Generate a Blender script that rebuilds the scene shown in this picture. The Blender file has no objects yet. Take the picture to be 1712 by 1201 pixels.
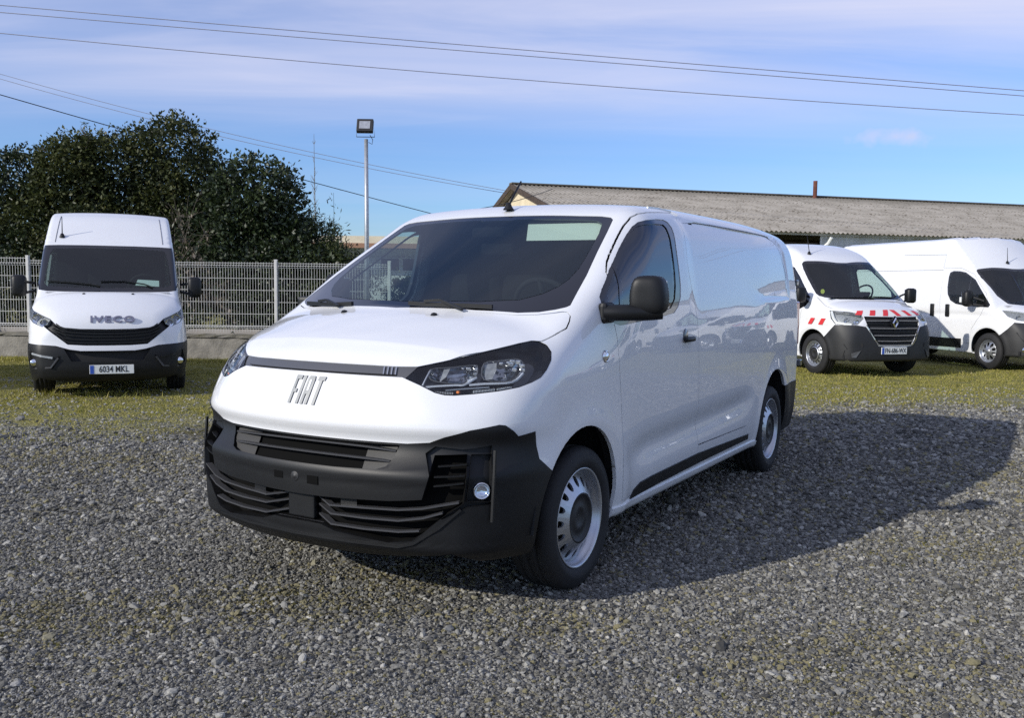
import bpy, bmesh, math, random
import numpy as np
from mathutils import Vector, Matrix
random.seed(7); rng = np.random.default_rng(11)
R = math.radians
scene = bpy.context.scene
COL = scene.collection

# ------------------------------------------------------------------ camera, sky, sun, exposure
SUN_AZ, SUN_EL = R(-146.4), R(25.2)
cam_data = bpy.data.cameras.new('camera')
cam = bpy.data.objects.new('camera', cam_data); COL.objects.link(cam)
cam_data.sensor_width = 36; cam_data.lens = 1538.18/1712*36; cam_data.clip_end = 2000; cam_data.clip_start = .05
pitch, roll = R(-4.4984), R(.6794)
fw = Vector((0, math.cos(pitch), math.sin(pitch))); r0 = Vector((1, 0, 0)); u0 = r0.cross(fw)
rt = r0*math.cos(roll)+u0*math.sin(roll); up = rt.cross(fw)
M = Matrix((rt, up, -fw)).transposed().to_4x4(); M.translation = (0, 0, 1.4038)
cam.matrix_world = M
scene.camera = cam

world = bpy.data.worlds.new('World'); scene.world = world; world.use_nodes = True
nt = world.node_tree; nt.nodes.clear()
def N(t, kind, **kw):
    n = t.nodes.new(kind)
    for k, v in kw.items():
        if k.startswith('i_'): n.inputs[k[2:].replace('_', ' ')].default_value = v
        else: setattr(n, k, v)
    return n
def ramp(t, pts, interp='LINEAR'):
    n = t.nodes.new('ShaderNodeValToRGB'); cr = n.color_ramp; cr.interpolation = interp
    while len(cr.elements) < len(pts): cr.elements.new(.5)
    for e, (p, c) in zip(cr.elements, pts):
        e.position = p; e.color = c if len(c) == 4 else (*c, 1)
    return n
def math_n(t, op, a=None, b=None, clamp=False):
    n = t.nodes.new('ShaderNodeMath'); n.operation = op; n.use_clamp = clamp
    for i, v in enumerate((a, b)):
        if v is None: continue
        if isinstance(v, (int, float)): n.inputs[i].default_value = v
        else: t.links.new(v, n.inputs[i])
    return n.outputs[0]
def mixc(t, fac, a, b, mode='MIX'):
    n = t.nodes.new('ShaderNodeMix'); n.data_type = 'RGBA'; n.blend_type = mode
    for s, v in ((n.inputs[0], fac), (n.inputs[6], a), (n.inputs[7], b)):
        if isinstance(v, (int, float)): s.default_value = v
        elif isinstance(v, tuple): s.default_value = v if len(v) == 4 else (*v, 1)
        else: t.links.new(v, s)
    return n.outputs[2]
sky = N(nt, 'ShaderNodeTexSky', sky_type='NISHITA', sun_disc=False, sun_elevation=SUN_EL, sun_rotation=R(90)-SUN_AZ,
        altitude=50, air_density=1.15, dust_density=.25, ozone_density=3.2)
tc = N(nt, 'ShaderNodeTexCoord'); sep = N(nt, 'ShaderNodeSeparateXYZ')
nrm = N(nt, 'ShaderNodeVectorMath', operation='NORMALIZE'); nt.links.new(tc.outputs['Generated'], nrm.inputs[0])
nt.links.new(nrm.outputs[0], sep.inputs[0])
zc = math_n(nt, 'ADD', math_n(nt, 'MAXIMUM', sep.outputs[2], 0.0), .06)
px = math_n(nt, 'DIVIDE', sep.outputs[0], zc); py = math_n(nt, 'DIVIDE', sep.outputs[1], zc)
def cloud(sx, sy, rot, sc, det, rough, seed, dist):
    cb = N(nt, 'ShaderNodeCombineXYZ'); nt.links.new(px, cb.inputs[0]); nt.links.new(py, cb.inputs[1]); cb.inputs[2].default_value = seed
    mp = N(nt, 'ShaderNodeMapping'); mp.inputs['Rotation'].default_value = (0, 0, rot); mp.inputs['Scale'].default_value = (sx, sy, 1)
    nt.links.new(cb.outputs[0], mp.inputs[0])
    nz = N(nt, 'ShaderNodeTexNoise'); nz.inputs['Scale'].default_value = sc; nz.inputs['Detail'].default_value = det
    nz.inputs['Roughness'].default_value = rough; nz.inputs['Distortion'].default_value = dist
    nt.links.new(mp.outputs[0], nz.inputs['Vector']); return nz.outputs[0]
c1 = cloud(.24, 1.0, R(8), .55, 6, .5, 3.4, .35)
c2 = cloud(.55, 1.6, R(-14), 1.1, 7, .58, 9.1, .6)
m1 = ramp(nt, [(.34, (0, 0, 0)), (.60, (1, 1, 1))]); nt.links.new(c1, m1.inputs[0])
m2 = ramp(nt, [(.45, (0, 0, 0)), (.80, (1, 1, 1))]); nt.links.new(c2, m2.inputs[0])
veil = ramp(nt, [(.135, (0, 0, 0)), (.235, (1, 1, 1))]); nt.links.new(sep.outputs[2], veil.inputs[0])   # the cirrus deck thins out towards the horizon
cm = math_n(nt, 'ADD', math_n(nt, 'MULTIPLY', m1.outputs[0], .75), math_n(nt, 'MULTIPLY', m2.outputs[0], .35), True)
cm = math_n(nt, 'MULTIPLY', cm, math_n(nt, 'ADD', math_n(nt, 'MULTIPLY', veil.outputs[0], .85), .12), True)
skyb = mixc(nt, 1., sky.outputs[0], (.62, .81, 1.22), 'MULTIPLY')
skyc = mixc(nt, math_n(nt, 'MULTIPLY', cm, .95), skyb, (6.0, 6.0, 7.3))
# one small cloud low on the right
pd = N(nt, 'ShaderNodeVectorMath', operation='SUBTRACT'); nt.links.new(nrm.outputs[0], pd.inputs[0]); pd.inputs[1].default_value = (.3715, .9120, .1500)
ps = N(nt, 'ShaderNodeVectorMath', operation='MULTIPLY'); nt.links.new(pd.outputs[0], ps.inputs[0]); ps.inputs[1].default_value = (26, 26, 88)
pl_ = N(nt, 'ShaderNodeVectorMath', operation='LENGTH'); nt.links.new(ps.outputs[0], pl_.inputs[0])
pn = N(nt, 'ShaderNodeTexNoise'); pn.inputs['Scale'].default_value = 42; pn.inputs['Detail'].default_value = 5; nt.links.new(nrm.outputs[0], pn.inputs['Vector'])
pm_ = math_n(nt, 'MULTIPLY', math_n(nt, 'SUBTRACT', math_n(nt, 'ADD', 1.0, math_n(nt, 'MULTIPLY', math_n(nt, 'SUBTRACT', pn.outputs[0], .5), 2.4)), pl_.outputs['Value']), .75, True)
skyc = mixc(nt, math_n(nt, 'MULTIPLY', pm_, .85), skyc, (5.6, 5.3, 6.1))
bg = N(nt, 'ShaderNodeBackground'); bg.inputs['Strength'].default_value = .115
nt.links.new(skyc, bg.inputs['Color'])
out = N(nt, 'ShaderNodeOutputWorld'); nt.links.new(bg.outputs[0], out.inputs[0])

sl = bpy.data.lights.new('sun', 'SUN'); sl.energy = 3.6; sl.angle = R(.53); sl.color = (1.0, .95, .86)
so = bpy.data.objects.new('sun', sl); COL.objects.link(so)
sd = Vector((math.cos(SUN_AZ)*math.cos(SUN_EL), math.sin(SUN_AZ)*math.cos(SUN_EL), math.sin(SUN_EL)))
so.rotation_euler = (-sd).to_track_quat('-Z', 'Y').to_euler(); so.location = sd*60

vs = scene.view_settings; vs.view_transform = 'Standard'; vs.look = 'None'; vs.exposure = 0.2; vs.gamma = 1; vs.use_curve_mapping = False
scene.render.engine = 'CYCLES'; scene.cycles.max_bounces = 8; scene.cycles.transparent_max_bounces = 16
scene.cycles.use_denoising = False

# ------------------------------------------------------------------ materials
MT = {}
def mat(name, color, rough=.5, metal=0., coat=0., spec=.5, noise=0., nscale=8., bump=0., bscale=60., dark=None, trans=0., alpha=None):
    m = bpy.data.materials.new(name); m.use_nodes = True; t = m.node_tree; b = t.nodes['Principled BSDF']
    b.inputs['Base Color'].default_value = (*color, 1); b.inputs['Roughness'].default_value = rough
    b.inputs['Metallic'].default_value = metal; b.inputs['Coat Weight'].default_value = coat; b.inputs['Coat Roughness'].default_value = .015
    b.inputs['Specular IOR Level'].default_value = spec
    if noise or bump:
        tcn = N(t, 'ShaderNodeTexCoord')
    if noise:
        nz = N(t, 'ShaderNodeTexNoise'); nz.inputs['Scale'].default_value = nscale; nz.inputs['Detail'].default_value = 6
        t.links.new(tcn.outputs['Object'], nz.inputs['Vector'])
        d = dark or tuple(c*(1-noise) for c in color); l = tuple(min(1, c*(1+noise*.6)) for c in color) if dark is None else color
        rp = ramp(t, [(.3, d), (.7, l)]); t.links.new(nz.outputs[0], rp.inputs[0]); t.links.new(rp.outputs[0], b.inputs['Base Color'])
    if bump:
        nb = N(t, 'ShaderNodeTexNoise'); nb.inputs['Scale'].default_value = bscale; nb.inputs['Detail'].default_value = 4
        t.links.new(tcn.outputs['Object'], nb.inputs['Vector'])
        bp = N(t, 'ShaderNodeBump'); bp.inputs['Strength'].default_value = bump; bp.inputs['Distance'].default_value = .01
        t.links.new(nb.outputs[0], bp.inputs['Height']); t.links.new(bp.outputs[0], b.inputs['Normal'])
    MT[name] = m; return m
def glass_mat(name, tint, rough=.0, ior=1.5, body=0., bodyc=(.02, .02, .02)):
    m = bpy.data.materials.new(name); m.use_nodes = True; t = m.node_tree; t.nodes.clear()
    tr = N(t, 'ShaderNodeBsdfTransparent'); tr.inputs[0].default_value = (*tint, 1)
    gl = N(t, 'ShaderNodeBsdfGlossy'); gl.inputs['Roughness'].default_value = rough
    lw = N(t, 'ShaderNodeLayerWeight'); lw.inputs['Blend'].default_value = .5; r0_ = ((ior-1)/(ior+1))**2*1.7
    fr = math_n(t, 'ADD', math_n(t, 'MULTIPLY', math_n(t, 'POWER', lw.outputs['Facing'], 5.), 1-r0_), r0_, True)   # both faces of a thin pane
    mx = N(t, 'ShaderNodeMixShader'); t.links.new(fr, mx.inputs[0])
    base = tr
    if body:
        df = N(t, 'ShaderNodeBsdfDiffuse'); df.inputs[0].default_value = (*bodyc, 1)
        bm_ = N(t, 'ShaderNodeMixShader'); bm_.inputs[0].default_value = body
        t.links.new(tr.outputs[0], bm_.inputs[1]); t.links.new(df.outputs[0], bm_.inputs[2]); base = bm_
    t.links.new(base.outputs[0], mx.inputs[1]); t.links.new(gl.outputs[0], mx.inputs[2])
    o = N(t, 'ShaderNodeOutputMaterial'); t.links.new(mx.outputs[0], o.inputs[0]); MT[name] = m; return m
def paint_mat(name, color):
    m = mat(name, color, rough=.42, coat=1., spec=.3); t = m.node_tree; b = t.nodes['Principled BSDF']
    tcn = N(t, 'ShaderNodeTexCoord'); nz = N(t, 'ShaderNodeTexNoise'); nz.inputs['Scale'].default_value = 1.7; nz.inputs['Detail'].default_value = 7
    t.links.new(tcn.outputs['Object'], nz.inputs['Vector'])
    rp = ramp(t, [(.3, tuple(c*.955 for c in color)), (.7, color)]); t.links.new(nz.outputs[0], rp.inputs[0]); t.links.new(rp.outputs[0], b.inputs['Base Color'])
    nb = N(t, 'ShaderNodeTexNoise'); nb.inputs['Scale'].default_value = 2.2; nb.inputs['Detail'].default_value = 2
    t.links.new(tcn.outputs['Object'], nb.inputs['Vector'])
    bp = N(t, 'ShaderNodeBump'); bp.inputs['Strength'].default_value = .035; bp.inputs['Distance'].default_value = .02
    t.links.new(nb.outputs[0], bp.inputs['Height']); t.links.new(bp.outputs[0], b.inputs['Coat Normal'])
    r2 = ramp(t, [(.35, (.008,)*3), (.8, (.03,)*3)]); t.links.new(nz.outputs[0], r2.inputs[0]); t.links.new(r2.outputs[0], b.inputs['Coat Roughness'])
    return m
paint_mat('white_paint', (.755, .765, .775))
paint_mat('white_paint_old', (.76, .77, .77))
mat('black_plastic', (.0075, .008, .009), rough=.46, spec=.36, noise=.25, nscale=5, bump=.06, bscale=420)
mat('grey_plastic', (.015, .0155, .017), rough=.55, noise=.2, nscale=6, bump=.05, bscale=300)
mat('slat_plastic', (.055, .056, .06), rough=.28, spec=.5)
mat('gloss_black', (.008, .008, .009), rough=.12, coat=.6)
mat('trim_grey', (.075, .076, .08), rough=.30, coat=.5)
mat('gap_dark', (.012, .012, .013), rough=.8)
mat('rubber', (.013, .013, .014), rough=.75, noise=.3, nscale=14, bump=.1, bscale=90)
mat('cabin_dark', (.006, .0065, .0075), rough=.9, spec=.08, noise=.2, nscale=6)
mat('cabin_grey', (.016, .017, .019), rough=.85, spec=.12, noise=.2, nscale=9)
mat('steel_rim', (.50, .52, .55), rough=.34, metal=.85, noise=.1, nscale=9)
mat('bar_bright', (.62, .65, .70), rough=.25, metal=.35)
mat('void_black', (.004, .004, .004), rough=.9, spec=.1)
mat('groove_shade_grey', (.16, .17, .20), rough=.6)
mat('fin_grey', (.30, .31, .31), rough=.5, metal=.3, noise=.3, nscale=40)
mat('lens_block', (.75, .78, .82), rough=.12, metal=.8, noise=.5, nscale=90)
mat('reflector', (.32, .33, .345), rough=.10, metal=.95, noise=.45, nscale=45)
mat('letter_face', (.20, .20, .27), rough=.4, metal=.2)
mat('chrome', (.82, .83, .85), rough=.06, metal=1.)
mat('badge_metal', (.30, .31, .305), rough=.45)
mat('letter_side', (.17, .17, .17), rough=.5, metal=.5)
mat('amber', (.75, .20, .03), rough=.25)
mat('red_lens', (.45, .02, .02), rough=.15, coat=.5)
mat('visor', (.62, .70, .60), rough=.7)
mat('paper', (.75, .80, .76), rough=.8)
mat('plate_white', (.74, .76, .74), rough=.35)
mat('plate_blue', (.03, .09, .42), rough=.4)
mat('ink', (.012, .012, .014), rough=.5)
mat('tape_red', (.62, .035, .04), rough=.35)
mat('tape_white', (.70, .70, .68), rough=.35)
mat('sticker_green', (.45, .55, .12), rough=.6)
mat('galvanised', (.42, .44, .46), rough=.42, metal=.55, noise=.2, nscale=20)
mat('fence_white', (.60, .60, .58), rough=.45, noise=.12, nscale=11)
glass_mat('lens_clear', (.93, .95, .96), ior=1.45)
glass_mat('windscreen', (.74, .81, .78), ior=1.52, body=.03, bodyc=(.22, .34, .42))  # faint bluish diffuse colour stands in for the haze of reflected sky
glass_mat('side_glass', (.74, .86, .81), ior=1.85)
glass_mat('far_glass', (.66, .78, .73), ior=1.5, body=.06, bodyc=(.10, .12, .12))
glass_mat('pane', (.25, .28, .30), ior=1.5, body=.5, bodyc=(.03, .035, .04))

# ------------------------------------------------------------------ object helpers
def tag(o, label=None, cat=None, group=None, kind=None):
    for k, v in (('label', label), ('category', cat), ('group', group), ('kind', kind)):
        if v: o[k] = v
    return o
def empty(name, loc, rz=0., scale=1.):
    o = bpy.data.objects.new(name, None); COL.objects.link(o); o.empty_display_size = .2
    o.location = loc; o.rotation_euler = (0, 0, rz); o.scale = (scale,)*3; return o
def link(name, me, m=None, parent=None):
    if m is not None:
        me.materials.clear()
        for k in (m if isinstance(m, (list, tuple)) else [m]): me.materials.append(MT[k] if isinstance(k, str) else k)
    o = bpy.data.objects.new(name, me); COL.objects.link(o)
    if parent is not None: o.parent = parent
    return o
def mesh_np(name, V, F, m=None, parent=None, smooth=False, normals=None, midx=None):
    me = bpy.data.meshes.new(name); me.from_pydata([tuple(map(float, v)) for v in V], [], [tuple(map(int, f)) for f in F])
    if smooth: me.polygons.foreach_set('use_smooth', np.ones(len(me.polygons), bool))
    if midx is not None: me.polygons.foreach_set('material_index', np.asarray(midx, np.int32))
    if normals is not None: me.normals_split_custom_set_from_vertices([tuple(map(float, n)) for n in normals])
    me.update(); return link(name, me, m, parent)
def tri_mesh(name, V, T, m=None, parent=None, tint=None, smooth=False):
    """big triangle soups, fast"""
    V = np.asarray(V, np.float32); T = np.asarray(T, np.int32)
    me = bpy.data.meshes.new(name); me.vertices.add(len(V)); me.vertices.foreach_set('co', V.ravel())
    me.loops.add(T.size); me.loops.foreach_set('vertex_index', T.ravel())
    me.polygons.add(len(T)); me.polygons.foreach_set('loop_start', np.arange(0, T.size, T.shape[1], dtype=np.int32))
    try: me.polygons.foreach_set('loop_total', np.full(len(T), T.shape[1], np.int32))
    except Exception: pass
    me.update(calc_edges=True)
    if smooth: me.polygons.foreach_set('use_smooth', np.ones(len(T), bool))
    if tint is not None:
        a = me.attributes.new('tint', 'FLOAT', 'POINT'); a.data.foreach_set('value', np.asarray(tint, np.float32))
    me.validate(); return link(name, me, m, parent)
class MB:
    """collects simple solids; build() links them as ONE mesh"""
    def __init__(s): s.V = []; s.F = []
    def add(s, V, F):
        n = len(s.V); s.V += [tuple(map(float, v)) for v in V]; s.F += [tuple(i+n for i in f) for f in F]; return s
    def box(s, c, d, rot=None, bev=0.):
        x, y, z = (k/2 for k in d); b = min(bev, x*.9, y*.9, z*.9)
        if b <= 0:
            P = [(i*x, j*y, k*z) for i in (-1, 1) for j in (-1, 1) for k in (-1, 1)]
            F = [(0, 1, 3, 2), (4, 6, 7, 5), (0, 4, 5, 1), (2, 3, 7, 6), (0, 2, 6, 4), (1, 5, 7, 3)]
        else:
            bm = bmesh.new(); bmesh.ops.create_cube(bm, size=1)
            for v in bm.verts: v.co = Vector((v.co.x*2*x, v.co.y*2*y, v.co.z*2*z))
            bmesh.ops.bevel(bm, geom=bm.edges[:], offset=b, segments=2, profile=.5, affect='EDGES')
            bm.verts.index_update(); P = [tuple(v.co) for v in bm.verts]; F = [tuple(v.index for v in f.verts) for f in bm.faces]; bm.free()
        Q = rot.to_matrix() if hasattr(rot, 'to_matrix') else rot
        P = [(Q @ Vector(p) if Q is not None else Vector(p)) + Vector(c) for p in P]
        return s.add(P, F)
    def tube(s, pts, r, n=8, cap=True, flat=None):
        pts = [Vector(p) for p in pts]; rs = r if isinstance(r, (list, tuple, np.ndarray)) else [r]*len(pts)
        V = []; F = []; prev = None
        for i, p in enumerate(pts):
            d = (pts[min(i+1, len(pts)-1)]-pts[max(i-1, 0)])
            if d.length < 1e-9: d = Vector((0, 0, 1))
            d.normalize()
            a = prev if prev is not None else (Vector((0, 0, 1)) if abs(d.z) < .9 else Vector((1, 0, 0)))
            a = (a-d*a.dot(d)); a.normalize(); b = d.cross(a); prev = a
            for k in range(n):
                t = 2*math.pi*(k+.5)/n; V.append(p+(a*math.cos(t)*(flat or 1)+b*math.sin(t))*rs[i])
        for i in range(len(pts)-1):
            for k in range(n):
                F.append((i*n+k, i*n+(k+1) % n, (i+1)*n+(k+1) % n, (i+1)*n+k))
        if cap: F.append(tuple(range(n-1, -1, -1))); F.append(tuple((len(pts)-1)*n+k for k in range(n)))
        return s.add(V, F)
    def bar(s, pts, w, h, upv=(0, 0, 1)):
        """rectangular section swept along pts, w across, h along upv"""
        pts = [Vector(p) for p in pts]; V = []; F = []; U = Vector(upv)
        for i, p in enumerate(pts):
            d = pts[min(i+1, len(pts)-1)]-pts[max(i-1, 0)]; d.normalize()
            u = U-d*U.dot(d); u.normalize(); q = d.cross(u)
            for a, b in ((-1, -1), (1, -1), (1, 1), (-1, 1)): V.append(p+q*a*w/2+u*b*h/2)
        for i in range(len(pts)-1):
            for k in range(4): F.append((i*4+k, i*4+(k+1) % 4, i*4+4+(k+1) % 4, i*4+4+k))
        F.append((3, 2, 1, 0)); e = (len(pts)-1)*4; F.append((e, e+1, e+2, e+3))
        return s.add(V, F)
    def lathe(s, prof, n=40, axis='y', c=(0, 0, 0), closed=False):
        """prof = [(radius, offset along axis)]"""
        V = []; F = []; m = len(prof); c = Vector(c)
        for k in range(n):
            t = 2*math.pi*k/n; ct, st = math.cos(t), math.sin(t)
            for r, w in prof:
                p = {'y': (r*ct, w, r*st), 'z': (r*ct, r*st, w), 'x': (w, r*ct, r*st)}[axis]; V.append(c+Vector(p))
        for k in range(n):
            k2 = (k+1) % n
            for j in range(m-1 if not closed else m):
                j2 = (j+1) % m; F.append((k*m+j, k*m+j2, k2*m+j2, k2*m+j))
        return s.add(V, F)
    def prism(s, poly, a, b, fn):
        """poly 2-D outline; fn(u, v, w) -> xyz; extruded from w=a to w=b"""
        n = len(poly); V = [fn(u, v, a) for u, v in poly]+[fn(u, v, b) for u, v in poly]
        F = [tuple(range(n)), tuple(range(2*n-1, n-1, -1))]+[(i, i+n, (i+1) % n+n, (i+1) % n) for i in range(n)]
        return s.add(V, F)
    def build(s, name, m=None, parent=None, smooth=False, auto=None):
        me = bpy.data.meshes.new(name); me.from_pydata(s.V, [], s.F); me.update()
        bm = bmesh.new(); bm.from_mesh(me); bmesh.ops.recalc_face_normals(bm, faces=bm.faces[:])
        if smooth or auto:
            for f in bm.faces: f.smooth = True
            if auto:
                for e in bm.edges:
                    if len(e.link_faces) == 2 and e.calc_face_angle(0) > R(auto): e.smooth = False
        bm.to_mesh(me); bm.free(); return link(name, me, m, parent)
def copy_tree(o, parent=None):
    c = o.copy(); COL.objects.link(c)
    if parent is not None: c.parent = parent; c.matrix_parent_inverse = o.matrix_parent_inverse
    for ch in list(o.children): copy_tree(ch, c)
    return c
def text(name, body, size, m, parent, loc, rot, extrude=.002, offset=0., align='CENTER', sx=1., sp=1.):
    cu = bpy.data.curves.new(name, 'FONT'); cu.body = body; cu.size = size; cu.extrude = extrude; cu.offset = offset
    cu.space_character = sp; cu.align_x = align; cu.align_y = 'CENTER'; cu.resolution_u = 3
    tmp = bpy.data.objects.new(name+'_curve', cu); me = bpy.data.meshes.new_from_object(tmp); bpy.data.objects.remove(tmp)
    o = link(name, me, m, parent)
    o.location = loc; o.rotation_euler = rot; o.scale = (sx, 1, 1); return o
# ------------------------------------------------------------------ smooth body shapes (van frame: x forward, y left, z up, origin under the front axle)
def spl(xs,ys):
    xs=np.array(xs,float); ys=np.array(ys,float)
    h=np.diff(xs); d=np.diff(ys)/h
    m=np.zeros(len(xs)); m[1:-1]=np.where(d[:-1]*d[1:]>0,(d[:-1]*h[1:]+d[1:]*h[:-1])/(h[1:]+h[:-1]),(d[:-1]*h[1:]+d[1:]*h[:-1])/(h[1:]+h[:-1])*.5); m[0]=d[0]; m[-1]=d[-1]
    def f(x):
        x=np.asarray(x,float); i=np.clip(np.searchsorted(xs,x)-1,0,len(h)-1); t=(x-xs[i])/h[i]
        y=(2*t**3-3*t**2+1)*ys[i]+(t**3-2*t**2+t)*h[i]*m[i]+(-2*t**3+3*t**2)*ys[i+1]+(t**3-t**2)*h[i]*m[i+1]
        y=np.where(t<0,ys[0]+m[0]*(x-xs[0]),y); return np.where(t>1,ys[-1]+m[-1]*(x-xs[-1]),y)
    return f
def smax(a,b,k):
    h=np.clip(.5+.5*(a-b)/k,0,1); return b*(1-h)+a*h+k*h*(1-h)
def smin(a,b,k): return -smax(-a,-b,k)
def sstep(a,b,x):
    t=np.clip((x-a)/(b-a),0,1); return t*t*(3-2*t)
def rbox(x,z,cx,cz,hx,hz,r):
    qx=np.abs(x-cx)-hx+r; qz=np.abs(z-cz)-hz+r
    return np.hypot(np.maximum(qx,0),np.maximum(qz,0))+np.minimum(np.maximum(qx,qz),0)-r
W=spl([.2,.30,.40,.55,.75,.95,1.15,1.30,1.45,1.60,1.75,1.86,2.0],[.89,.915,.936,.948,.955,.957,.952,.942,.925,.900,.868,.838,.79])
XF=spl([.2,.29,.32,.36,.45,.58,.645,.672,.757,.825,.855,.94,1.01,1.05,1.10,1.2],[.82,.86,.90,.908,.912,.917,.914,.894,.862,.887,.881,.852,.826,.808,.782,.72])
BON=spl([-.4,-.1,.05,.29,.5,.625,.645,.665,.80,.95],[1.42,1.345,1.315,1.275,1.213,1.170,1.162,1.150,1.066,.96])
ROOF=spl([-4.2,-3.9,-3.0,-2.0,-1.3,-.95,-.75,-.5],[1.865,1.89,1.92,1.917,1.905,1.88,1.85,1.80])
def fiat(x,y,z):
    y=np.abs(y)
    # side
    tap=.05*sstep(-.6,.45,x)*sstep(.95,1.35,z)+.02*sstep(-2.8,-4.1,x)+ .02*sstep(-.5,.6,x)
    r=np.hypot(x,(z-.345)); r2=np.hypot(x+3.275,(z-.345))
    flare=.012*np.exp(-((r-.44)/.07)**2)+.012*np.exp(-((r2-.44)/.07)**2)
    sb=.30-.27*sstep(-2.3,-3.1,x)
    recess=.012*sstep(1.822,1.800,z-.03*sstep(-1.6,-1.2,x))*sstep(1.335-sb*.5,1.335+sb*.5,z)*sstep(-1.30,-1.50,x)*sstep(.012,-.012,rbox(x,z,-2.05,1.40,1.62,.418,.17))
    low=.024*np.exp(-((z-.56-.03*np.clip(-x-.4,0,2.2))/.075)**2)*sstep(-.35,-.75,x)*sstep(-2.75,-2.3,x)
    fs=(y-W(z)+tap-flare+low)
    # front
    pl=.24*y**2+.20*y**6
    ff=(x-XF(z)+pl)*.95
    # top: bonnet vs (ws min roof)
    bon=BON(np.maximum(x+.16*y**2,-.4))-.075*y**2-.10*y**6
    c=np.clip(.295-.33*(z-1.3),.1,.3)
    ws=1.285+(.235-x-c*y**2)*.522
    roof=ROOF(x)-.045*y**2-.05*y**6
    cab=smin(ws,roof,.05)
    zt=smax(bon,cab,.02)
    sl=1/np.sqrt(1+.27*sstep(-1.0,-.7,x))
    ft=(z-zt)*sl
    fr=-(x+4.11)-.0+.10*np.clip(z-1.1,0,2)**2+.06*y**2 +.05*sstep(.7,.3,z)*0
    f=smax(fs,ft,.17-.07*sstep(-.7,-.2,x))
    f=f+recess
    f=smax(f,fr,.14)
    f=smax(f,ff,.06+.16*sstep(.45,.8,y))
    f=smax(f,(.265+.0*x)-z,.03)
    return f
def vanf(P):
    W_,XF_,BON_,ROOF_=[spl(*P[k]) for k in ('W','XF','BON','ROOF')]
    x0,z0,sl,c0=P['ws']; a,b=P['pl']; xr=P['xr']; wb=P['wb']; ks=P.get('ks',.12); zb=P.get('zb',.27)
    def f(x,y,z):
        y=np.abs(y)
        r=np.hypot(x,z-.345); r2=np.hypot(x+wb,z-.345)
        flare=.018*np.exp(-((r-.45)/.06)**2)+.018*np.exp(-((r2-.45)/.06)**2)
        tap=.05*sstep(-.5,.5,x)*sstep(.95,1.3,z)+.02*sstep(-.5,.6,x)+.02*sstep(xr+1.2,xr,x)
        groove=P.get('groove',0)*np.exp(-((z-.98)/.05)**2)*sstep(.2,-.2,x)
        fs=y-W_(z)+tap-flare+groove
        ff=(x-XF_(z)+a*y**2+b*y**6)*.95
        bon=BON_(np.maximum(x+.14*y**2,-.5))-.06*y**2-P.get('bc',.1)*y**6
        ws=z0+(x0-x-c0*y**2)*sl
        rib=0
        for yy in P.get('ribs',()): rib=rib+.016*np.exp(-((y-yy)/.022)**2)
        roof=ROOF_(x)-.05*y**2-.04*y**6+rib
        zt=smax(bon,smin(ws,roof,.03),.02)
        ft=(z-zt)*np.where(x>-1.3,.78,1.)
        f=smax(fs,ft,ks)
        f=smax(f,-(x-xr)-.03*np.clip(z-1,0,2)+.06*y**2,.1)
        f=smax(f,ff,.06+.16*sstep(.5,.85,y))
        return smax(f,zb-z,.03)
    return f
IV=dict(W=([.2,.4,.6,.8,1.0,1.25,1.5,1.85,2.1,2.3,2.45],[.87,.90,.915,.91,.90,.875,.838,.79,.765,.75,.735]),
 XF=([.2,.25,.32,.45,.6,.66,.85,1.0,1.1,1.2],[.88,.93,.955,.965,.955,.94,.905,.845,.79,.70]),pl=(.13,.20),
 BON=([-.5,.0,.3,.42,.6,.8,.95],[1.50,1.37,1.295,1.265,1.17,1.03,.9]),ws=(.33,1.285,.97,.13),
 ROOF=([-5.5,-2,-1.3,-1.1,-.9,-.6,-.32,-.1],[2.37,2.38,2.37,2.345,2.27,2.085,1.875,1.70]),xr=-4.9,wb=3.3,zb=.2,ks=.055)
IV['xr']=-2.9; IV['wb']=2.3  # unseen rear body shortened so its shadow stays off the low wall
MS=dict(W=([.2,.4,.6,.9,1.15,1.35,1.6,1.85,2.1,2.25],[.91,.94,.96,.97,.965,.935,.88,.815,.74,.66]),
 XF=([.2,.25,.35,.55,.8,.95,1.05,1.15],[.84,.87,.89,.89,.86,.82,.77,.68]),pl=(.12,.22),
 BON=([-.5,0,.2,.45,.65,.8],[1.47,1.32,1.262,1.19,1.11,1.0]),ws=(.22,1.265,.84,.22),
 ROOF=([-5.5,-2,-1.4,-1.1,-.8,-.5,-.2],[2.26,2.26,2.24,2.18,2.06,1.875,1.66]),xr=-4.6,wb=3.68,zb=.27,ks=.16)
DU=dict(W=([.2,.4,.6,1.1,1.3,1.55,1.8,2.1,2.35,2.5],[.93,.96,.98,.98,.962,.915,.865,.838,.81,.77]),
 XF=([.2,.25,.35,.6,.8,.95,1.05,1.15],[.84,.90,.92,.91,.87,.80,.72,.62]),pl=(.18,.25),
 BON=([-.5,0,.25,.5,.7,.85],[1.42,1.26,1.19,1.10,1.0,.88]),ws=(.33,1.185,.83,.20),
 ROOF=([-6,-2,-1.08,-1.0,-.92,-.8,-.6,-.42,-.2],[2.45,2.45,2.445,2.435,2.385,2.27,2.05,1.83,1.55]),xr=-5.12,wb=4.035,zb=.27,ks=.05,ribs=(.22,.6),groove=.012)
def pin(poly):
    P = np.asarray(poly, float); X, Y = P[:, 0], P[:, 1]; X2, Y2 = np.roll(X, -1), np.roll(Y, -1)
    def f(x, y):
        c = (Y > y) != (Y2 > y)
        with np.errstate(divide='ignore', invalid='ignore'): xi = (X2-X)*(y-Y)/(Y2-Y)+X
        return bool(np.count_nonzero(c & (x < xi)) % 2)
    return f
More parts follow.
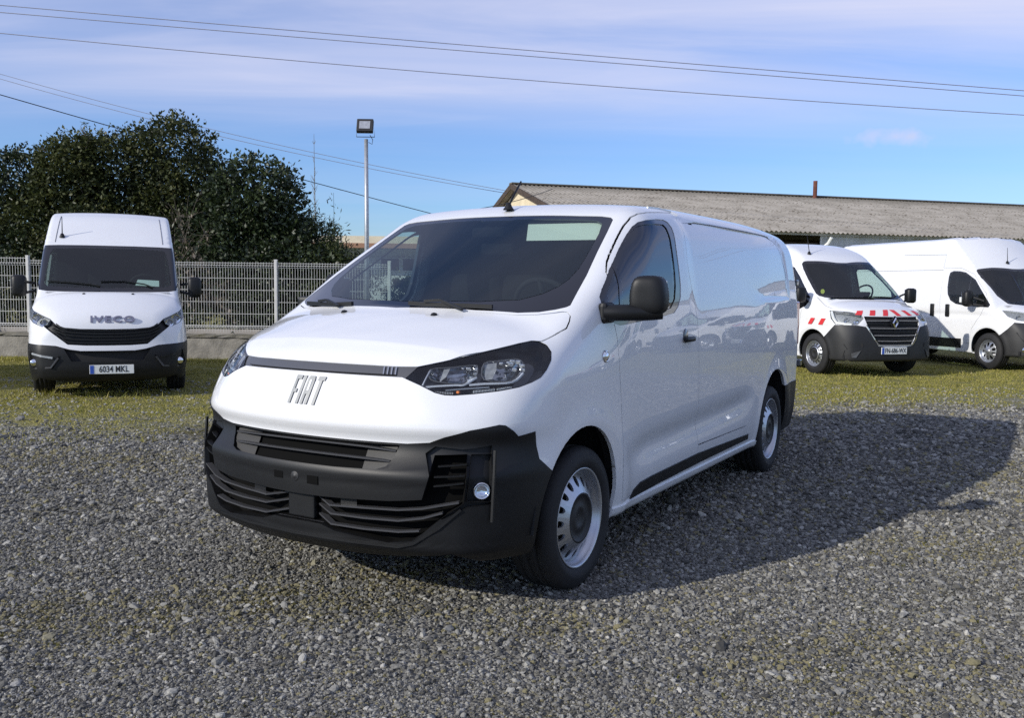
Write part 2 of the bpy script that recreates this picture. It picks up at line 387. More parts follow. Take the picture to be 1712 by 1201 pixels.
def smooth_poly(P, n=4, closed=True):
    """Catmull-Rom through the points"""
    P = np.asarray(P, float); m = len(P); out_ = []
    for i in range(m if closed else m-1):
        g = (lambda k: P[k % m]) if closed else (lambda k: P[min(max(k, 0), m-1)])
        a, b, c, d = g(i-1), g(i), g(i+1), g(i+2)
        for t in np.arange(n)/n:
            out_.append(.5*((2*b)+(c-a)*t+(2*a-5*b+4*c-d)*t*t+(-a+3*b-3*c+d)*t**3))
    if not closed: out_.append(P[-1])
    return np.array(out_)
def inset(poly, d):
    P = np.asarray(poly, float); a = .5*np.sum(P[:, 0]*np.roll(P[:, 1], -1)-np.roll(P[:, 0], -1)*P[:, 1])
    E = np.roll(P, -1, 0)-P; L = np.maximum(np.hypot(E[:, 0], E[:, 1]), 1e-9)
    n = np.stack([-E[:, 1], E[:, 0]], 1)/L[:, None]*np.sign(a)
    q = n+np.roll(n, 1, 0); q /= np.maximum(np.hypot(q[:, 0], q[:, 1]), 1e-9)[:, None]
    return P+q*d
PROJ = {'xz': ((1, 0, 0), (0, 0, 1)), 'yz': ((0, 1, 0), (0, 0, 1)), 'xy': ((1, 0, 0), (0, 1, 0)),
        'ob': ((-math.sin(R(40)), math.cos(R(40)), 0), (0, 0, 1))}
def to2(proj, pts):
    a, b = (np.array(k) for k in PROJ[proj]); P = np.asarray(pts, float); return np.stack([P@a, P@b], 1)
class Shell:
    """left half of a body as a triangle mesh that outlines are cut into"""
    def __init__(s, f, x0, x1, ymax, zmin, zmax, sp, dx):
        s.f = f
        xs = np.concatenate([np.arange(x0, -.3, dx[0]), np.arange(-.3, x1, dx[1]), [x1]])
        ys = np.linspace(0, ymax, int(ymax/dx[1])+1); zs = np.linspace(zmin, zmax, int((zmax-zmin)/dx[1])+1)
        V = []; idx = {}; Q = []
        def vid(p):
            k = tuple(np.round(p, 5))
            if k not in idx: idx[k] = len(V); V.append(p)
            return idx[k]
        def patch(A, B, fn):
            for i in range(len(A)-1):
                for j in range(len(B)-1):
                    Q.append([vid(fn(A[i], B[j])), vid(fn(A[i+1], B[j])), vid(fn(A[i+1], B[j+1])), vid(fn(A[i], B[j+1]))])
        patch(xs, zs, lambda a, b: (a, ymax, b)); patch(xs, ys, lambda a, b: (a, b, zmax))
        patch(ys, zs, lambda a, b: (x1, a, b)); patch(ys, zs, lambda a, b: (x0, a, b))
        P = np.array(V); C = np.stack([np.clip(P[:, 0], sp[0], sp[1]), np.zeros(len(P)), np.full(len(P), sp[2])], 1)
        ts = np.linspace(0, 1, 161); lo = np.zeros(len(P)); hi = np.ones(len(P)); done = np.zeros(len(P), bool)
        for k in range(1, 161):
            q = C+(P-C)*ts[k]; o = f(q[:, 0], q[:, 1], q[:, 2]) > 0
            new = o & ~done; lo[new] = ts[k-1]; hi[new] = ts[k]; done |= new
        for _ in range(22):
            m = (lo+hi)/2; q = C+(P-C)*m[:, None]; o = f(q[:, 0], q[:, 1], q[:, 2]) > 0
            hi = np.where(o, m, hi); lo = np.where(o, lo, m)
        X = C+(P-C)*((lo+hi)/2)[:, None]
        bm = s.bm = bmesh.new(); s.lab = bm.faces.layers.int.new('lab'); s.names = {'body': 0}
        vv = [bm.verts.new(p) for p in X]
        Q = np.array(Q); T = np.concatenate([Q[:, [0, 1, 2]], Q[:, [0, 2, 3]]])
        nn = np.cross(X[T[:, 1]]-X[T[:, 0]], X[T[:, 2]]-X[T[:, 0]]); ok = np.linalg.norm(nn, axis=1) > 1e-9; T, nn = T[ok], nn[ok]
        fl = (nn*s.grad(X[T].mean(1))).sum(1) < 0; T[fl] = T[fl][:, ::-1]
        for t in T.tolist():
            try: bm.faces.new([vv[i] for i in t])
            except ValueError: pass
        bm.normal_update()
    def grad(s, P, e=1.5e-3):
        P = np.asarray(P, float); g = np.empty_like(P)
        for k in range(3):
            d = np.zeros(3); d[k] = e; A, B = P+d, P-d
            if k == 1: A = A.copy(); B = B.copy()
            g[:, k] = s.f(A[:, 0], A[:, 1], A[:, 2])-s.f(B[:, 0], B[:, 1], B[:, 2])
        return g/np.maximum(np.linalg.norm(g, axis=1), 1e-9)[:, None]
    def on(s, ax, p, start, stop=0.):
        """point of the surface on the line through p along axis ax, coming from `start`"""
        p = np.array(p, float); t = np.linspace(start, stop, 400); Q = np.repeat(p[None], 400, 0); Q[:, ax] = t
        v = s.f(Q[:, 0], Q[:, 1], Q[:, 2]) < 0; i = int(np.argmax(v))
        if not v[i]: return p
        a, b = t[max(i-1, 0)], t[i]
        for _ in range(25):
            m = (a+b)/2; p[ax] = m
            if s.f(*p) < 0: b = m
            else: a = m
        return p
    def onx(s, y, z): return s.on(0, (0, y, z), 1.3, -.6)
    def ony(s, x, z): return s.on(1, (x, 0, z), 1.3, .0)
    def onz(s, x, y): return s.on(2, (x, y, 0), 2.8, .4)
    def out(s, p, d):
        p = np.asarray(p, float); return p+s.grad(p[None])[0]*d
    def cut(s, name, poly, proj, filt=None, only=None):
        bm = s.bm; P = np.asarray(poly, float); a, b = (Vector(k) for k in PROJ[proj]); d = a.cross(b)
        lab = s.names.setdefault(name, len(s.names)); ok = None if only is None else {s.names[k] for k in only}
        lo, hi = P.min(0)-.002, P.max(0)+.002
        def bb(f):
            u = [v.co.dot(a) for v in f.verts]; w = [v.co.dot(b) for v in f.verts]; return min(u), max(u), min(w), max(w)
        cand = {}
        for f in bm.faces:
            if ok is not None and f[s.lab] not in ok: continue
            if filt is not None and not filt(f.calc_center_median(), f.normal): continue
            k = bb(f)
            if k[1] >= lo[0] and k[0] <= hi[0] and k[3] >= lo[1] and k[2] <= hi[1]: cand[f] = k
        for i in range(len(P)):
            p, q = P[i], P[(i+1) % len(P)]
            if np.hypot(*(q-p)) < 1e-6: continue
            x0, x1 = min(p[0], q[0])-.001, max(p[0], q[0])+.001; y0, y1 = min(p[1], q[1])-.001, max(p[1], q[1])+.001
            nx, ny = -(q-p)[1], (q-p)[0]; sub = []
            for f, k in cand.items():
                if k[1] < x0 or k[0] > x1 or k[3] < y0 or k[2] > y1: continue
                sd_ = [(v.co.dot(a)-p[0])*nx+(v.co.dot(b)-p[1])*ny for v in f.verts]
                if min(sd_) < 0 < max(sd_): sub.append(f)
            if not sub: continue
            es = {e for f in sub for e in f.edges}; vs_ = {v for f in sub for v in f.verts}
            for f in sub: del cand[f]
            r_ = bmesh.ops.bisect_plane(bm, geom=list(vs_)+list(es)+sub, dist=2e-5, plane_co=a*float(p[0])+b*float(p[1]),
                                       plane_no=a*float(nx)+b*float(ny))
            for g in r_['geom']:
                if isinstance(g, bmesh.types.BMFace): cand[g] = bb(g)
        inside = pin(P)
        for f in cand:
            c = f.calc_center_median()
            if inside(c.dot(a), c.dot(b)): f[s.lab] = lab
        return s
    def part(s, labels, name, m, parent=None, off=0., flange=.012, side='both', fdir=None, fmat=None):
        labels = [labels] if isinstance(labels, str) else labels
        L = {s.names[k] for k in labels if k in s.names}
        fs = [f for f in s.bm.faces if f[s.lab] in L]
        if not fs: return None
        idx = {}; V = []; F = []
        for f in fs:
            q = []
            for v in f.verts:
                if v not in idx: idx[v] = len(V); V.append(v.co[:])
                q.append(idx[v])
            F.append(q)
        V = np.array(V, float); seam = np.abs(V[:, 1]) < 1e-4; V[seam, 1] = 0
        NR = s.grad(V); NR[seam, 1] = 0
        X = V+NR*off; nF = len(F); FL = []
        if flange:
            cnt = {}
            for q in F:
                for i in range(len(q)):
                    e = (q[i], q[(i+1) % len(q)]); k = (min(e), max(e)); cnt.setdefault(k, []).append(e)
            be = [e[0] for e in cnt.values() if len(e) == 1]
            be = [e for e in be if not (seam[e[0]] and seam[e[1]])]
            ids = sorted({i for e in be for i in e}); mp = {}; EV = []; n0 = len(X)
            D = np.array(fdir) if fdir is not None else None
            for i in ids: mp[i] = n0+len(EV); EV.append(X[i])
            for i in ids: EV.append(X[i]+(D if D is not None else -NR[i])*flange)
            k = len(ids)
            for a_, b_ in be: FL.append([mp[b_], mp[a_], mp[a_]+k, mp[b_]+k])
            X = np.vstack([X, EV]) if EV else X; NR = np.vstack([NR, np.zeros((len(EV), 3))]) if EV else NR
            seam = np.concatenate([seam, np.abs(np.array(EV)[:, 1]) < 1e-4]) if EV else seam
        F = F+FL; mi = [0]*nF+[1 if fmat else 0]*len(FL)
        if side != 'left':
            mir = np.array([1, -1, 1]); X2 = X*mir; N2 = NR*mir
            if side == 'right': X, NR, F = X2, N2, [q[::-1] for q in F]
            else:
                n = len(X); mpx = np.where(seam, np.arange(n), np.arange(n)+n)
                F = F+[[int(mpx[i]) for i in q[::-1]] for q in F]; X = np.vstack([X, X2]); NR = np.vstack([NR, N2]); mi = mi+mi
        o = mesh_np(name, X, F, [m]+([fmat] if fmat else []), parent, True, NR, mi)
        bm2 = bmesh.new(); bm2.from_mesh(o.data); loose = [v for v in bm2.verts if not v.link_faces]
        if not loose: bm2.free(); return o
        bm2.free(); return o
# ------------------------------------------------------------------ ground
def edge_y(x):                       # where the gravel yard gives way to grass
    return np.clip(9.15+.33*np.asarray(x, float), 7.9, 10.7)
# mossy, worn patches of the yard: centre, half widths, strength
PATCHES = [(-1.75, 3.75, .75, .42, .9), (-1.0, 3.95, .8, .38, .9), (-.45, 4.35, .6, .35, .8), (.15, 3.75, .5, .3, .5), (1.3, 3.35, .8, .5, .6), (.9, 2.75, .7, .35, .5), (-3.3, 7.2, 1.5, .7, .7), (-2.6, 8.6, 1.2, .7, .9), (4.2, 6.9, 1.6, .8, .5), (2.6, 4.9, .9, .4, .5)]
def patch_at(x, y): return np.max([a__*np.clip(1.6*(1-np.hypot((x-cx)/rx_, (y-cy)/ry_)), 0, 1) for cx, cy, rx_, ry_, a__ in PATCHES], axis=0)
gm = bpy.data.materials.new('ground'); gm.use_nodes = True; t = gm.node_tree; b = t.nodes['Principled BSDF']
tco = N(t, 'ShaderNodeTexCoord'); P3 = tco.outputs['Object']; sx = N(t, 'ShaderNodeSeparateXYZ'); t.links.new(P3, sx.inputs[0])
def noise(t, vec, sc, det=5, rough=.55, dist=0.):
    n = N(t, 'ShaderNodeTexNoise'); n.inputs['Scale'].default_value = sc; n.inputs['Detail'].default_value = det
    n.inputs['Roughness'].default_value = rough; n.inputs['Distortion'].default_value = dist; t.links.new(vec, n.inputs['Vector']); return n.outputs[0]
def voro(t, vec, sc, feat='F1'):
    n = N(t, 'ShaderNodeTexVoronoi', feature=feat); n.inputs['Scale'].default_value = sc; t.links.new(vec, n.inputs['Vector']); return n
v1 = voro(t, P3, 42); v2 = voro(t, P3, 95); n_big = noise(t, P3, .55, 6); n_mid = noise(t, P3, 2.6, 6, .6); n_fine = noise(t, P3, 30, 4)
g1 = ramp(t, [(.0, (.067, .065, .058)), (.45, (.175, .171, .155)), (.8, (.275, .268, .243)), (.95, (.40, .395, .37)), (1, (.55, .54, .51))])
bw = N(t, 'ShaderNodeSeparateColor'); t.links.new(v1.outputs['Color'], bw.inputs[0]); t.links.new(bw.outputs[0], g1.inputs[0])
g2 = ramp(t, [(.0, (.07, .07, .067)), (.6, (.20, .20, .192)), (1, (.38, .375, .35))])
bw2 = N(t, 'ShaderNodeSeparateColor'); t.links.new(v2.outputs['Color'], bw2.inputs[0]); t.links.new(bw2.outputs[1], g2.inputs[0])
gr = mixc(t, .45, g1.outputs[0], g2.outputs[0])
# brownish fines and moss between the stones, in patches
pm = ramp(t, [(.44, (0, 0, 0)), (.62, (1, 1, 1))]); t.links.new(n_big, pm.inputs[0])
fm = ramp(t, [(.40, (0, 0, 0)), (.58, (1, 1, 1))]); t.links.new(n_mid, fm.inputs[0])
pat = None
for (cx, cy, rx_, ry_, a__) in PATCHES:
    d_ = N(t, 'ShaderNodeVectorMath', operation='SUBTRACT'); t.links.new(P3, d_.inputs[0]); d_.inputs[1].default_value = (cx, cy, 0)
    e_ = N(t, 'ShaderNodeVectorMath', operation='MULTIPLY'); t.links.new(d_.outputs[0], e_.inputs[0]); e_.inputs[1].default_value = (1/rx_, 1/ry_, 0)
    l_ = N(t, 'ShaderNodeVectorMath', operation='LENGTH'); t.links.new(e_.outputs[0], l_.inputs[0])
    g_ = math_n(t, 'MULTIPLY', math_n(t, 'SUBTRACT', 1., l_.outputs['Value'], True), a__*1.6)
    pat = g_ if pat is None else math_n(t, 'MAXIMUM', pat, g_)
pat = math_n(t, 'MULTIPLY', pat, math_n(t, 'ADD', math_n(t, 'MULTIPLY', fm.outputs[0], .8), .25), True)
moss = math_n(t, 'MAXIMUM', math_n(t, 'MULTIPLY', math_n(t, 'MULTIPLY', pm.outputs[0], fm.outputs[0]), .75), pat)
gr = mixc(t, moss, gr, (.095, .082, .036))
gcol = ramp(t, [(.25, (.15, .15, .032)), (.5, (.25, .235, .055)), (.75, (.33, .285, .10)), (.95, (.39, .335, .17))]); t.links.new(n_mid, gcol.inputs[0])
grass_c = mixc(t, math_n(t, 'MULTIPLY', bw2.outputs[2], .35), gcol.outputs[0], (.10, .085, .05))
# distance of this point past the edge line, blurred by noise
ex = math_n(t, 'MINIMUM', math_n(t, 'MAXIMUM', math_n(t, 'ADD', math_n(t, 'MULTIPLY', sx.outputs[0], .33), 9.15), 7.9), 10.7)
past = math_n(t, 'SUBTRACT', sx.outputs[1], ex)
wob = math_n(t, 'ADD', math_n(t, 'MULTIPLY', math_n(t, 'SUBTRACT', n_mid, .5), 4.0), math_n(t, 'MULTIPLY', math_n(t, 'SUBTRACT', n_big, .5), 4.5))
gmask = math_n(t, 'MULTIPLY', math_n(t, 'ADD', math_n(t, 'ADD', past, wob), .1), .55, True)
gmask = math_n(t, 'MULTIPLY', gmask, math_n(t, 'ADD', math_n(t, 'MULTIPLY', n_fine, 1.3), .25), True)
col = mixc(t, gmask, gr, grass_c)
t.links.new(col, b.inputs['Base Color']); b.inputs['Roughness'].default_value = .95; b.inputs['Specular IOR Level'].default_value = .2
hgt = math_n(t, 'ADD', math_n(t, 'MULTIPLY', v1.outputs['Distance'], -1.2), math_n(t, 'MULTIPLY', bw.outputs[0], .6))
bp = N(t, 'ShaderNodeBump'); bp.inputs['Strength'].default_value = .9; bp.inputs['Distance'].default_value = .022
t.links.new(hgt, bp.inputs['Height']); t.links.new(bp.outputs[0], b.inputs['Normal']); MT['ground'] = gm
q = [-400, -60, -20, -8, 0, 8, 20, 60, 400]
o = mesh_np('ground', [(x, y, 0) for y in q for x in q], [(j*9+i, j*9+i+1, j*9+i+10, j*9+i+9) for j in range(8) for i in range(8)], 'ground')
tag(o, kind='structure')

# loose stones: three rock shapes instanced on scattered points (stuff)
st = bpy.data.materials.new('stone'); st.use_nodes = True; t = st.node_tree; b = t.nodes['Principled BSDF']
at = N(t, 'ShaderNodeAttribute', attribute_name='tint', attribute_type='INSTANCER')
cr = ramp(t, [(0, (.047, .046, .041)), (.35, (.132, .128, .114)), (.66, (.252, .246, .220)), (.88, (.350, .340, .305)), (.945, (.185, .165, .090)), (1, (.52, .505, .47))])
t.links.new(at.outputs['Fac'], cr.inputs[0])
tco = N(t, 'ShaderNodeTexCoord'); nz_ = noise(t, tco.outputs['Object'], 2.5, 4)
sp_ = ramp(t, [(.3, (.72, .72, .72)), (.7, (1.2, 1.2, 1.2))]); t.links.new(nz_, sp_.inputs[0])
t.links.new(mixc(t, 1., cr.outputs[0], sp_.outputs[0], 'MULTIPLY'), b.inputs['Base Color']); b.inputs['Roughness'].default_value = .8
b.inputs['Specular IOR Level'].default_value = .35; MT['stone'] = st
def stone_group():
    g = bpy.data.node_groups.new('scatter_stones', 'GeometryNodeTree')
    g.interface.new_socket('Geometry', in_out='INPUT', socket_type='NodeSocketGeometry'); g.interface.new_socket('Geometry', in_out='OUTPUT', socket_type='NodeSocketGeometry')
    gi = g.nodes.new('NodeGroupInput'); go = g.nodes.new('NodeGroupOutput'); jn = g.nodes.new('GeometryNodeGeometryToInstance')
    for k in range(3):
        ico = g.nodes.new('GeometryNodeMeshIcoSphere'); ico.inputs['Radius'].default_value = 1; ico.inputs['Subdivisions'].default_value = 2
        sp = g.nodes.new('GeometryNodeSetPosition'); g.links.new(ico.outputs[0], sp.inputs['Geometry'])
        pos = g.nodes.new('GeometryNodeInputPosition'); vo = g.nodes.new('ShaderNodeTexNoise'); vo.inputs['Scale'].default_value = 1.15; vo.inputs['Detail'].default_value = 1.5
        ad = g.nodes.new('ShaderNodeVectorMath'); ad.operation = 'ADD'; ad.inputs[1].default_value = (k*7.3+2, k*3.1, k*5.7); g.links.new(pos.outputs[0], ad.inputs[0]); g.links.new(ad.outputs[0], vo.inputs['Vector'])
        sb = g.nodes.new('ShaderNodeVectorMath'); sb.operation = 'SUBTRACT'; sb.inputs[1].default_value = (.5, .5, .5); g.links.new(vo.outputs['Color'], sb.inputs[0])
        sc = g.nodes.new('ShaderNodeVectorMath'); sc.operation = 'MULTIPLY'; sc.inputs[1].default_value = (1.9, 1.9, 1.5); g.links.new(sb.outputs[0], sc.inputs[0]); g.links.new(sc.outputs[0], sp.inputs['Offset'])
        sm = g.nodes.new('GeometryNodeSetMaterial'); sm.inputs['Material'].default_value = st; g.links.new(sp.outputs[0], sm.inputs[0])
        ss = g.nodes.new('GeometryNodeSetShadeSmooth'); ss.inputs['Shade Smooth'].default_value = False; g.links.new(sm.outputs[0], ss.inputs[0])
        g.links.new(ss.outputs[0], jn.inputs[0])
    ip = g.nodes.new('GeometryNodeInstanceOnPoints'); g.links.new(gi.outputs[0], ip.inputs['Points']); g.links.new(jn.outputs[0], ip.inputs['Instance'])
    ip.inputs['Pick Instance'].default_value = True
    def na(nm, ty):
        n = g.nodes.new('GeometryNodeInputNamedAttribute'); n.data_type = ty; n.inputs[0].default_value = nm; return n.outputs[0]
    ix = na('pick', 'INT'); g.links.new(ix, ip.inputs['Instance Index']); g.links.new(na('scl', 'FLOAT_VECTOR'), ip.inputs['Scale'])
    g.links.new(na('rot', 'FLOAT_VECTOR'), ip.inputs['Rotation']); g.links.new(ip.outputs[0], go.inputs[0]); return g
def scatter(name, pts, size, tint, flat=(.55, .8), label=None):
    n = len(pts); me = bpy.data.meshes.new(name); me.vertices.add(n); me.vertices.foreach_set('co', np.asarray(pts, np.float32).ravel())
    def at(nm, ty, key, v): a = me.attributes.new(nm, ty, 'POINT'); a.data.foreach_set(key, np.ascontiguousarray(v).ravel())
    s3 = np.stack([size*rng.uniform(.75, 1.3, n), size*rng.uniform(.6, 1.0, n), size*rng.uniform(*flat, n)], 1)
    at('scl', 'FLOAT_VECTOR', 'vector', s3.astype(np.float32)); at('rot', 'FLOAT_VECTOR', 'vector', np.stack([rng.normal(0, .35, n), rng.normal(0, .35, n), rng.uniform(0, 6.28, n)], 1).astype(np.float32))
    at('tint', 'FLOAT', 'value', tint.astype(np.float32)); at('pick', 'INT', 'value', rng.integers(0, 3, n).astype(np.int32)); me.update()
    o = link(name, me); md = o.modifiers.new('scatter', 'NODES'); md.node_group = SG; tag(o, kind='stuff', label=label); return o
SG = stone_group()
def band(y0, y1, n, pad=1.2):
    y = np.sqrt(rng.uniform(y0**2, y1**2, n)); x = rng.uniform(-1, 1, n)*(y*.62+pad); return x, y
def vnoise(x, y, s, seed):
    r_ = np.random.default_rng(seed); G = r_.uniform(0, 1, (64, 64)); u, v = x*s+100.3, y*s+57.1; i, j = np.floor(u).astype(int), np.floor(v).astype(int)
    a, c = u-i, v-j; a = a*a*(3-2*a); c = c*c*(3-2*c); g = lambda p, q: G[p % 64, q % 64]
    return (g(i, j)*(1-a)+g(i+1, j)*a)*(1-c)+(g(i, j+1)*(1-a)+g(i+1, j+1)*a)*c
X = []; Y = []; S = []
for y0, y1, n, s0 in ((1.7, 3.2, 115000, .0044), (3.2, 5.2, 125000, .0058), (5.2, 8.0, 92000, .0084), (8.0, 11.5, 42000, .012)):
    x, y = band(y0, y1, n); X.append(x); Y.append(y); S.append(s0*np.exp(rng.normal(0, .38, n)))
for s_ in (1, -1):                    # coarser cover to the sides of that wedge
    n = 26000; y = rng.uniform(.5, 11.5, n); x = s_*(y*.60+1.0+rng.uniform(0, 1, n)**1.3*7); X.append(x); Y.append(y); S.append(.0135*np.exp(rng.normal(0, .38, n)))
X, Y, S = map(np.concatenate, (X, Y, S))
keep = (Y < edge_y(X)+rng.normal(.2, .7, len(X))+(vnoise(X, Y, .8, 31)-.5)*2.6) & (rng.uniform(0, 1, len(X)) < (.50+.70*vnoise(X, Y, 1.1, 3))*(1-.62*patch_at(X, Y)*vnoise(X, Y, 6., 4)))
X, Y, S = X[keep], Y[keep], S[keep]
tint = np.clip(rng.beta(1.5, 2.0, len(X)), 0, 1)*.93+.0
tint[rng.uniform(0, 1, len(X)) < .012] = .985
olive = rng.uniform(0, 1, len(X)) < .10+.45*patch_at(X, Y); tint[olive & (rng.uniform(0, 1, len(X)) < .8)] = .945
scatter('gravel', np.stack([X, Y, S*.25], 1), S, tint, label='grey crushed stone gravel covering the yard')
x, y = band(1.7, 11.0, 2600); k = y < edge_y(x)+.8; x, y = x[k], y[k]; s_ = rng.uniform(.011, .021, len(x))
scatter('loose_stones', np.stack([x, y, s_*.3], 1), s_, rng.choice([.5, .62, .74, .85, .93, .985], len(x), p=[.2, .25, .25, .18, .08, .04]), (.4, .65), label='larger pale stones lying loose on the gravel')

x, y = band(8.0, 13.5, 5200, .6); k = y > edge_y(x)-.6; x, y = x[k], y[k]; s_ = rng.uniform(.009, .019, len(x))
scatter('loose_stones', np.stack([x, y, s_*.3], 1), s_, rng.choice([.5, .62, .74, .85, .93], len(x)), (.4, .65), label='scattered pale stones lying in the thin grass')
# grass: thin blades in tufts (stuff)
def leaf_mat(name, cols, rough=.6, spec=.3, transl=.25):
    m = bpy.data.materials.new(name); m.use_nodes = True; t = m.node_tree; b = t.nodes['Principled BSDF']
    a = N(t, 'ShaderNodeAttribute', attribute_name='tint'); r_ = ramp(t, [(i/(len(cols)-1), c) for i, c in enumerate(cols)]); t.links.new(a.outputs['Fac'], r_.inputs[0])
    t.links.new(r_.outputs[0], b.inputs['Base Color']); b.inputs['Roughness'].default_value = rough; b.inputs['Specular IOR Level'].default_value = spec
    tl = N(t, 'ShaderNodeBsdfTranslucent'); t.links.new(r_.outputs[0], tl.inputs[0]); mx = N(t, 'ShaderNodeMixShader'); mx.inputs[0].default_value = transl
    t.links.new(b.outputs[0], mx.inputs[1]); t.links.new(tl.outputs[0], mx.inputs[2]); t.links.new(mx.outputs[0], t.nodes['Material Output'].inputs[0]); MT[name] = m
leaf_mat('grass', [(.16, .175, .028), (.28, .265, .048), (.38, .33, .095), (.47, .40, .21)])
leaf_mat('moss_green', [(.075, .080, .018), (.12, .115, .026), (.17, .15, .05), (.24, .20, .10)])
def blades(name, x, y, h, label, m='grass'):
    n = len(x); a = rng.uniform(0, 6.28, n); w = rng.uniform(.004, .009, n); lean = rng.normal(0, .5, (n, 2))*h[:, None]
    b0 = np.stack([x-np.cos(a)*w, y-np.sin(a)*w, np.zeros(n)], 1); b1 = np.stack([x+np.cos(a)*w, y+np.sin(a)*w, np.zeros(n)], 1); tp = np.stack([x+lean[:, 0], y+lean[:, 1], h], 1)
    V = np.stack([b0, b1, tp], 1).reshape(-1, 3); T = np.arange(3*n).reshape(-1, 3); tag(tri_mesh(name, V, T, m, tint=np.repeat(np.clip(rng.normal(.42, .24, n), 0, 1), 3)), kind='stuff', label=label)
n = 230000; y = np.sqrt(rng.uniform(7.5**2, 17.5**2, n)); x = rng.uniform(-1, 1, n)*(y*.62+1.5)
pst = y-edge_y(x)+ (vnoise(x, y, .8, 31)-.5)*2.6+(vnoise(x, y, 2.2, 5)-.5)*1.6; k = rng.uniform(0, 1, n) < np.clip(.12+pst*.45, 0, 1); k &= (vnoise(x, y, 3.1, 8) > .22); k &= pst > -.6
x, y = x[k], y[k]; tuft = vnoise(x, y, 5., 9)
blades('grass', x, y, (.010+.030*tuft**2)*rng.uniform(.5, 1.3, len(x)), 'short olive green grass growing under the parked vans')
n = 6000; y = np.sqrt(rng.uniform(2.2**2, 9**2, n)); x = rng.uniform(-1, 1, n)*(y*.62+.8); k = (rng.uniform(0, 1, len(x)) < .10+1.1*patch_at(x, y)); x, y = x[k], y[k]
xx = np.repeat(x, 5)+rng.normal(0, .02, 5*len(x)); yy = np.repeat(y, 5)+rng.normal(0, .02, 5*len(x))
blades('weeds', xx, yy, rng.uniform(.007, .017, len(xx)), 'sparse moss and weeds between the stones of the yard', 'moss_green')
# tall weeds along the wall foot and round the wheels
xx = []; yy = []; hh = []
for cx, cy, rr, nn in [(-4.6, 16.3, .5, 500), (-5.6, 16.35, .5, 500), (-9.2, 16.2, .9, 800), (-3.9, 16.5, .5, 500), (-5.6, 11.25, .25, 160), (-4.9, 11.3, .3, 160), (5.6, 14.6, .3, 120), (7.6, 15.6, .35, 160), (9.6, 15.9, .3, 160)]:
    xx.append(rng.normal(cx, rr, nn)); yy.append(rng.normal(cy, .10, nn)); hh.append(rng.uniform(.02, .10, nn))
blades('weeds', np.concatenate(xx), np.concatenate(yy), np.concatenate(hh), 'taller weeds at the foot of the wall and by the wheels')

# ------------------------------------------------------------------ wall and mesh fence along the back of the yard
wm = mat('old_render', (.24, .225, .20), rough=.9, bump=.9, bscale=26); t = wm.node_tree; b = t.nodes['Principled BSDF']
tco = N(t, 'ShaderNodeTexCoord'); a_ = noise(t, tco.outputs['Object'], 2.2, 8, .65); z_ = N(t, 'ShaderNodeSeparateXYZ'); t.links.new(tco.outputs['Object'], z_.inputs[0])
r1 = ramp(t, [(.3, (.15, .142, .125)), (.5, (.26, .245, .215)), (.72, (.38, .36, .315))]); t.links.new(a_, r1.inputs[0])
mossm = math_n(t, 'MULTIPLY', math_n(t, 'SUBTRACT', math_n(t, 'ADD', z_.outputs[2], math_n(t, 'MULTIPLY', a_, .30)), .53), 9., True)
t.links.new(mixc(t, mossm, r1.outputs[0], (.060, .055, .022)), b.inputs['Base Color'])
WX0, WX1, WY = -13.5, -2.0, 17.05
def rough_box(name, x0, x1, y0, y1, z0, z1, m, parent, amp=.003, step=.12):
    mbx = MB(); xs = np.arange(x0, x1+step, step); V = []; F = []
    prof = [(y0, z0), (y0, (z0+z1)/2), (y0, z1-.02), (y0+.02, z1), (y1-.02, z1), (y1, z1-.02), (y1, z0)]
    for x in xs:
        for (py_, pz_) in prof: V.append((x, py_+rng.normal(0, amp), pz_+(rng.normal(0, amp) if pz_ > z0 else 0)))
    m_ = len(prof)
    for i in range(len(xs)-1):
        for j in range(m_-1): F.append((i*m_+j, (i+1)*m_+j, (i+1)*m_+j+1, i*m_+j+1))
    mbx.add(V, F); return mbx.build(name, m, parent)
wl = empty('low_wall', (0, 0, 0)); tag(wl, 'low rough rendered wall under the white mesh fence', 'wall')
rough_box('wall_face', WX0, WX1, WY-.10, WY+.10, -.05, .40, 'old_render', wl)
rough_box('wall_coping', WX0, WX1, WY-.125, WY+.12, .402, .455, 'old_render', wl, .006)
fn = empty('mesh_fence', (0, 0, 0)); tag(fn, 'white welded wire mesh fence on the low wall behind the parked van', 'fence')
posts = [-14.0, -11.49, -8.98, -6.69, -4.39, -2.29]; WYF = WY+.05
for i, x in enumerate(posts):
    z1 = 1.86 if i < 3 else 1.835
    MB().box((x, WYF, (z1+.40)/2), (.055, .06, z1-.40), bev=.008).box((x, WYF, z1+.008), (.06, .065, .02)).build('post', 'fence_white', fn)
for i in range(len(posts)-1):
    a, c = posts[i]+.035, posts[i+1]-.035; zt = 1.845 if i < 2 else 1.80; mbx = MB()
    xs = np.arange(a+.02, c, .0505); zl = [.60, .85, 1.10, 1.35, 1.55, 1.70, 1.745]
    zl = [z for z in zl]+[zt-.045]
    for x in xs:
        pts = [(x, WYF, .50), (x, WYF, .575), (x, WYF-.025, .60), (x, WYF, .625), (x, WYF, 1.69), (x, WYF-.028, 1.72), (x, WYF, 1.75), (x, WYF, zt)]
        mbx.tube(pts, .0036, 4, cap=False)
    for z in (.585, .615, .84, 1.06, 1.28, 1.50, 1.70, 1.738, zt-.02): mbx.tube([(a, WYF-.004, z), (c, WYF-.004, z)], .0046 if z > .7 else .0085, 5)
    tag(mbx.build('wire_panel', 'fence_white', fn), kind='stuff')
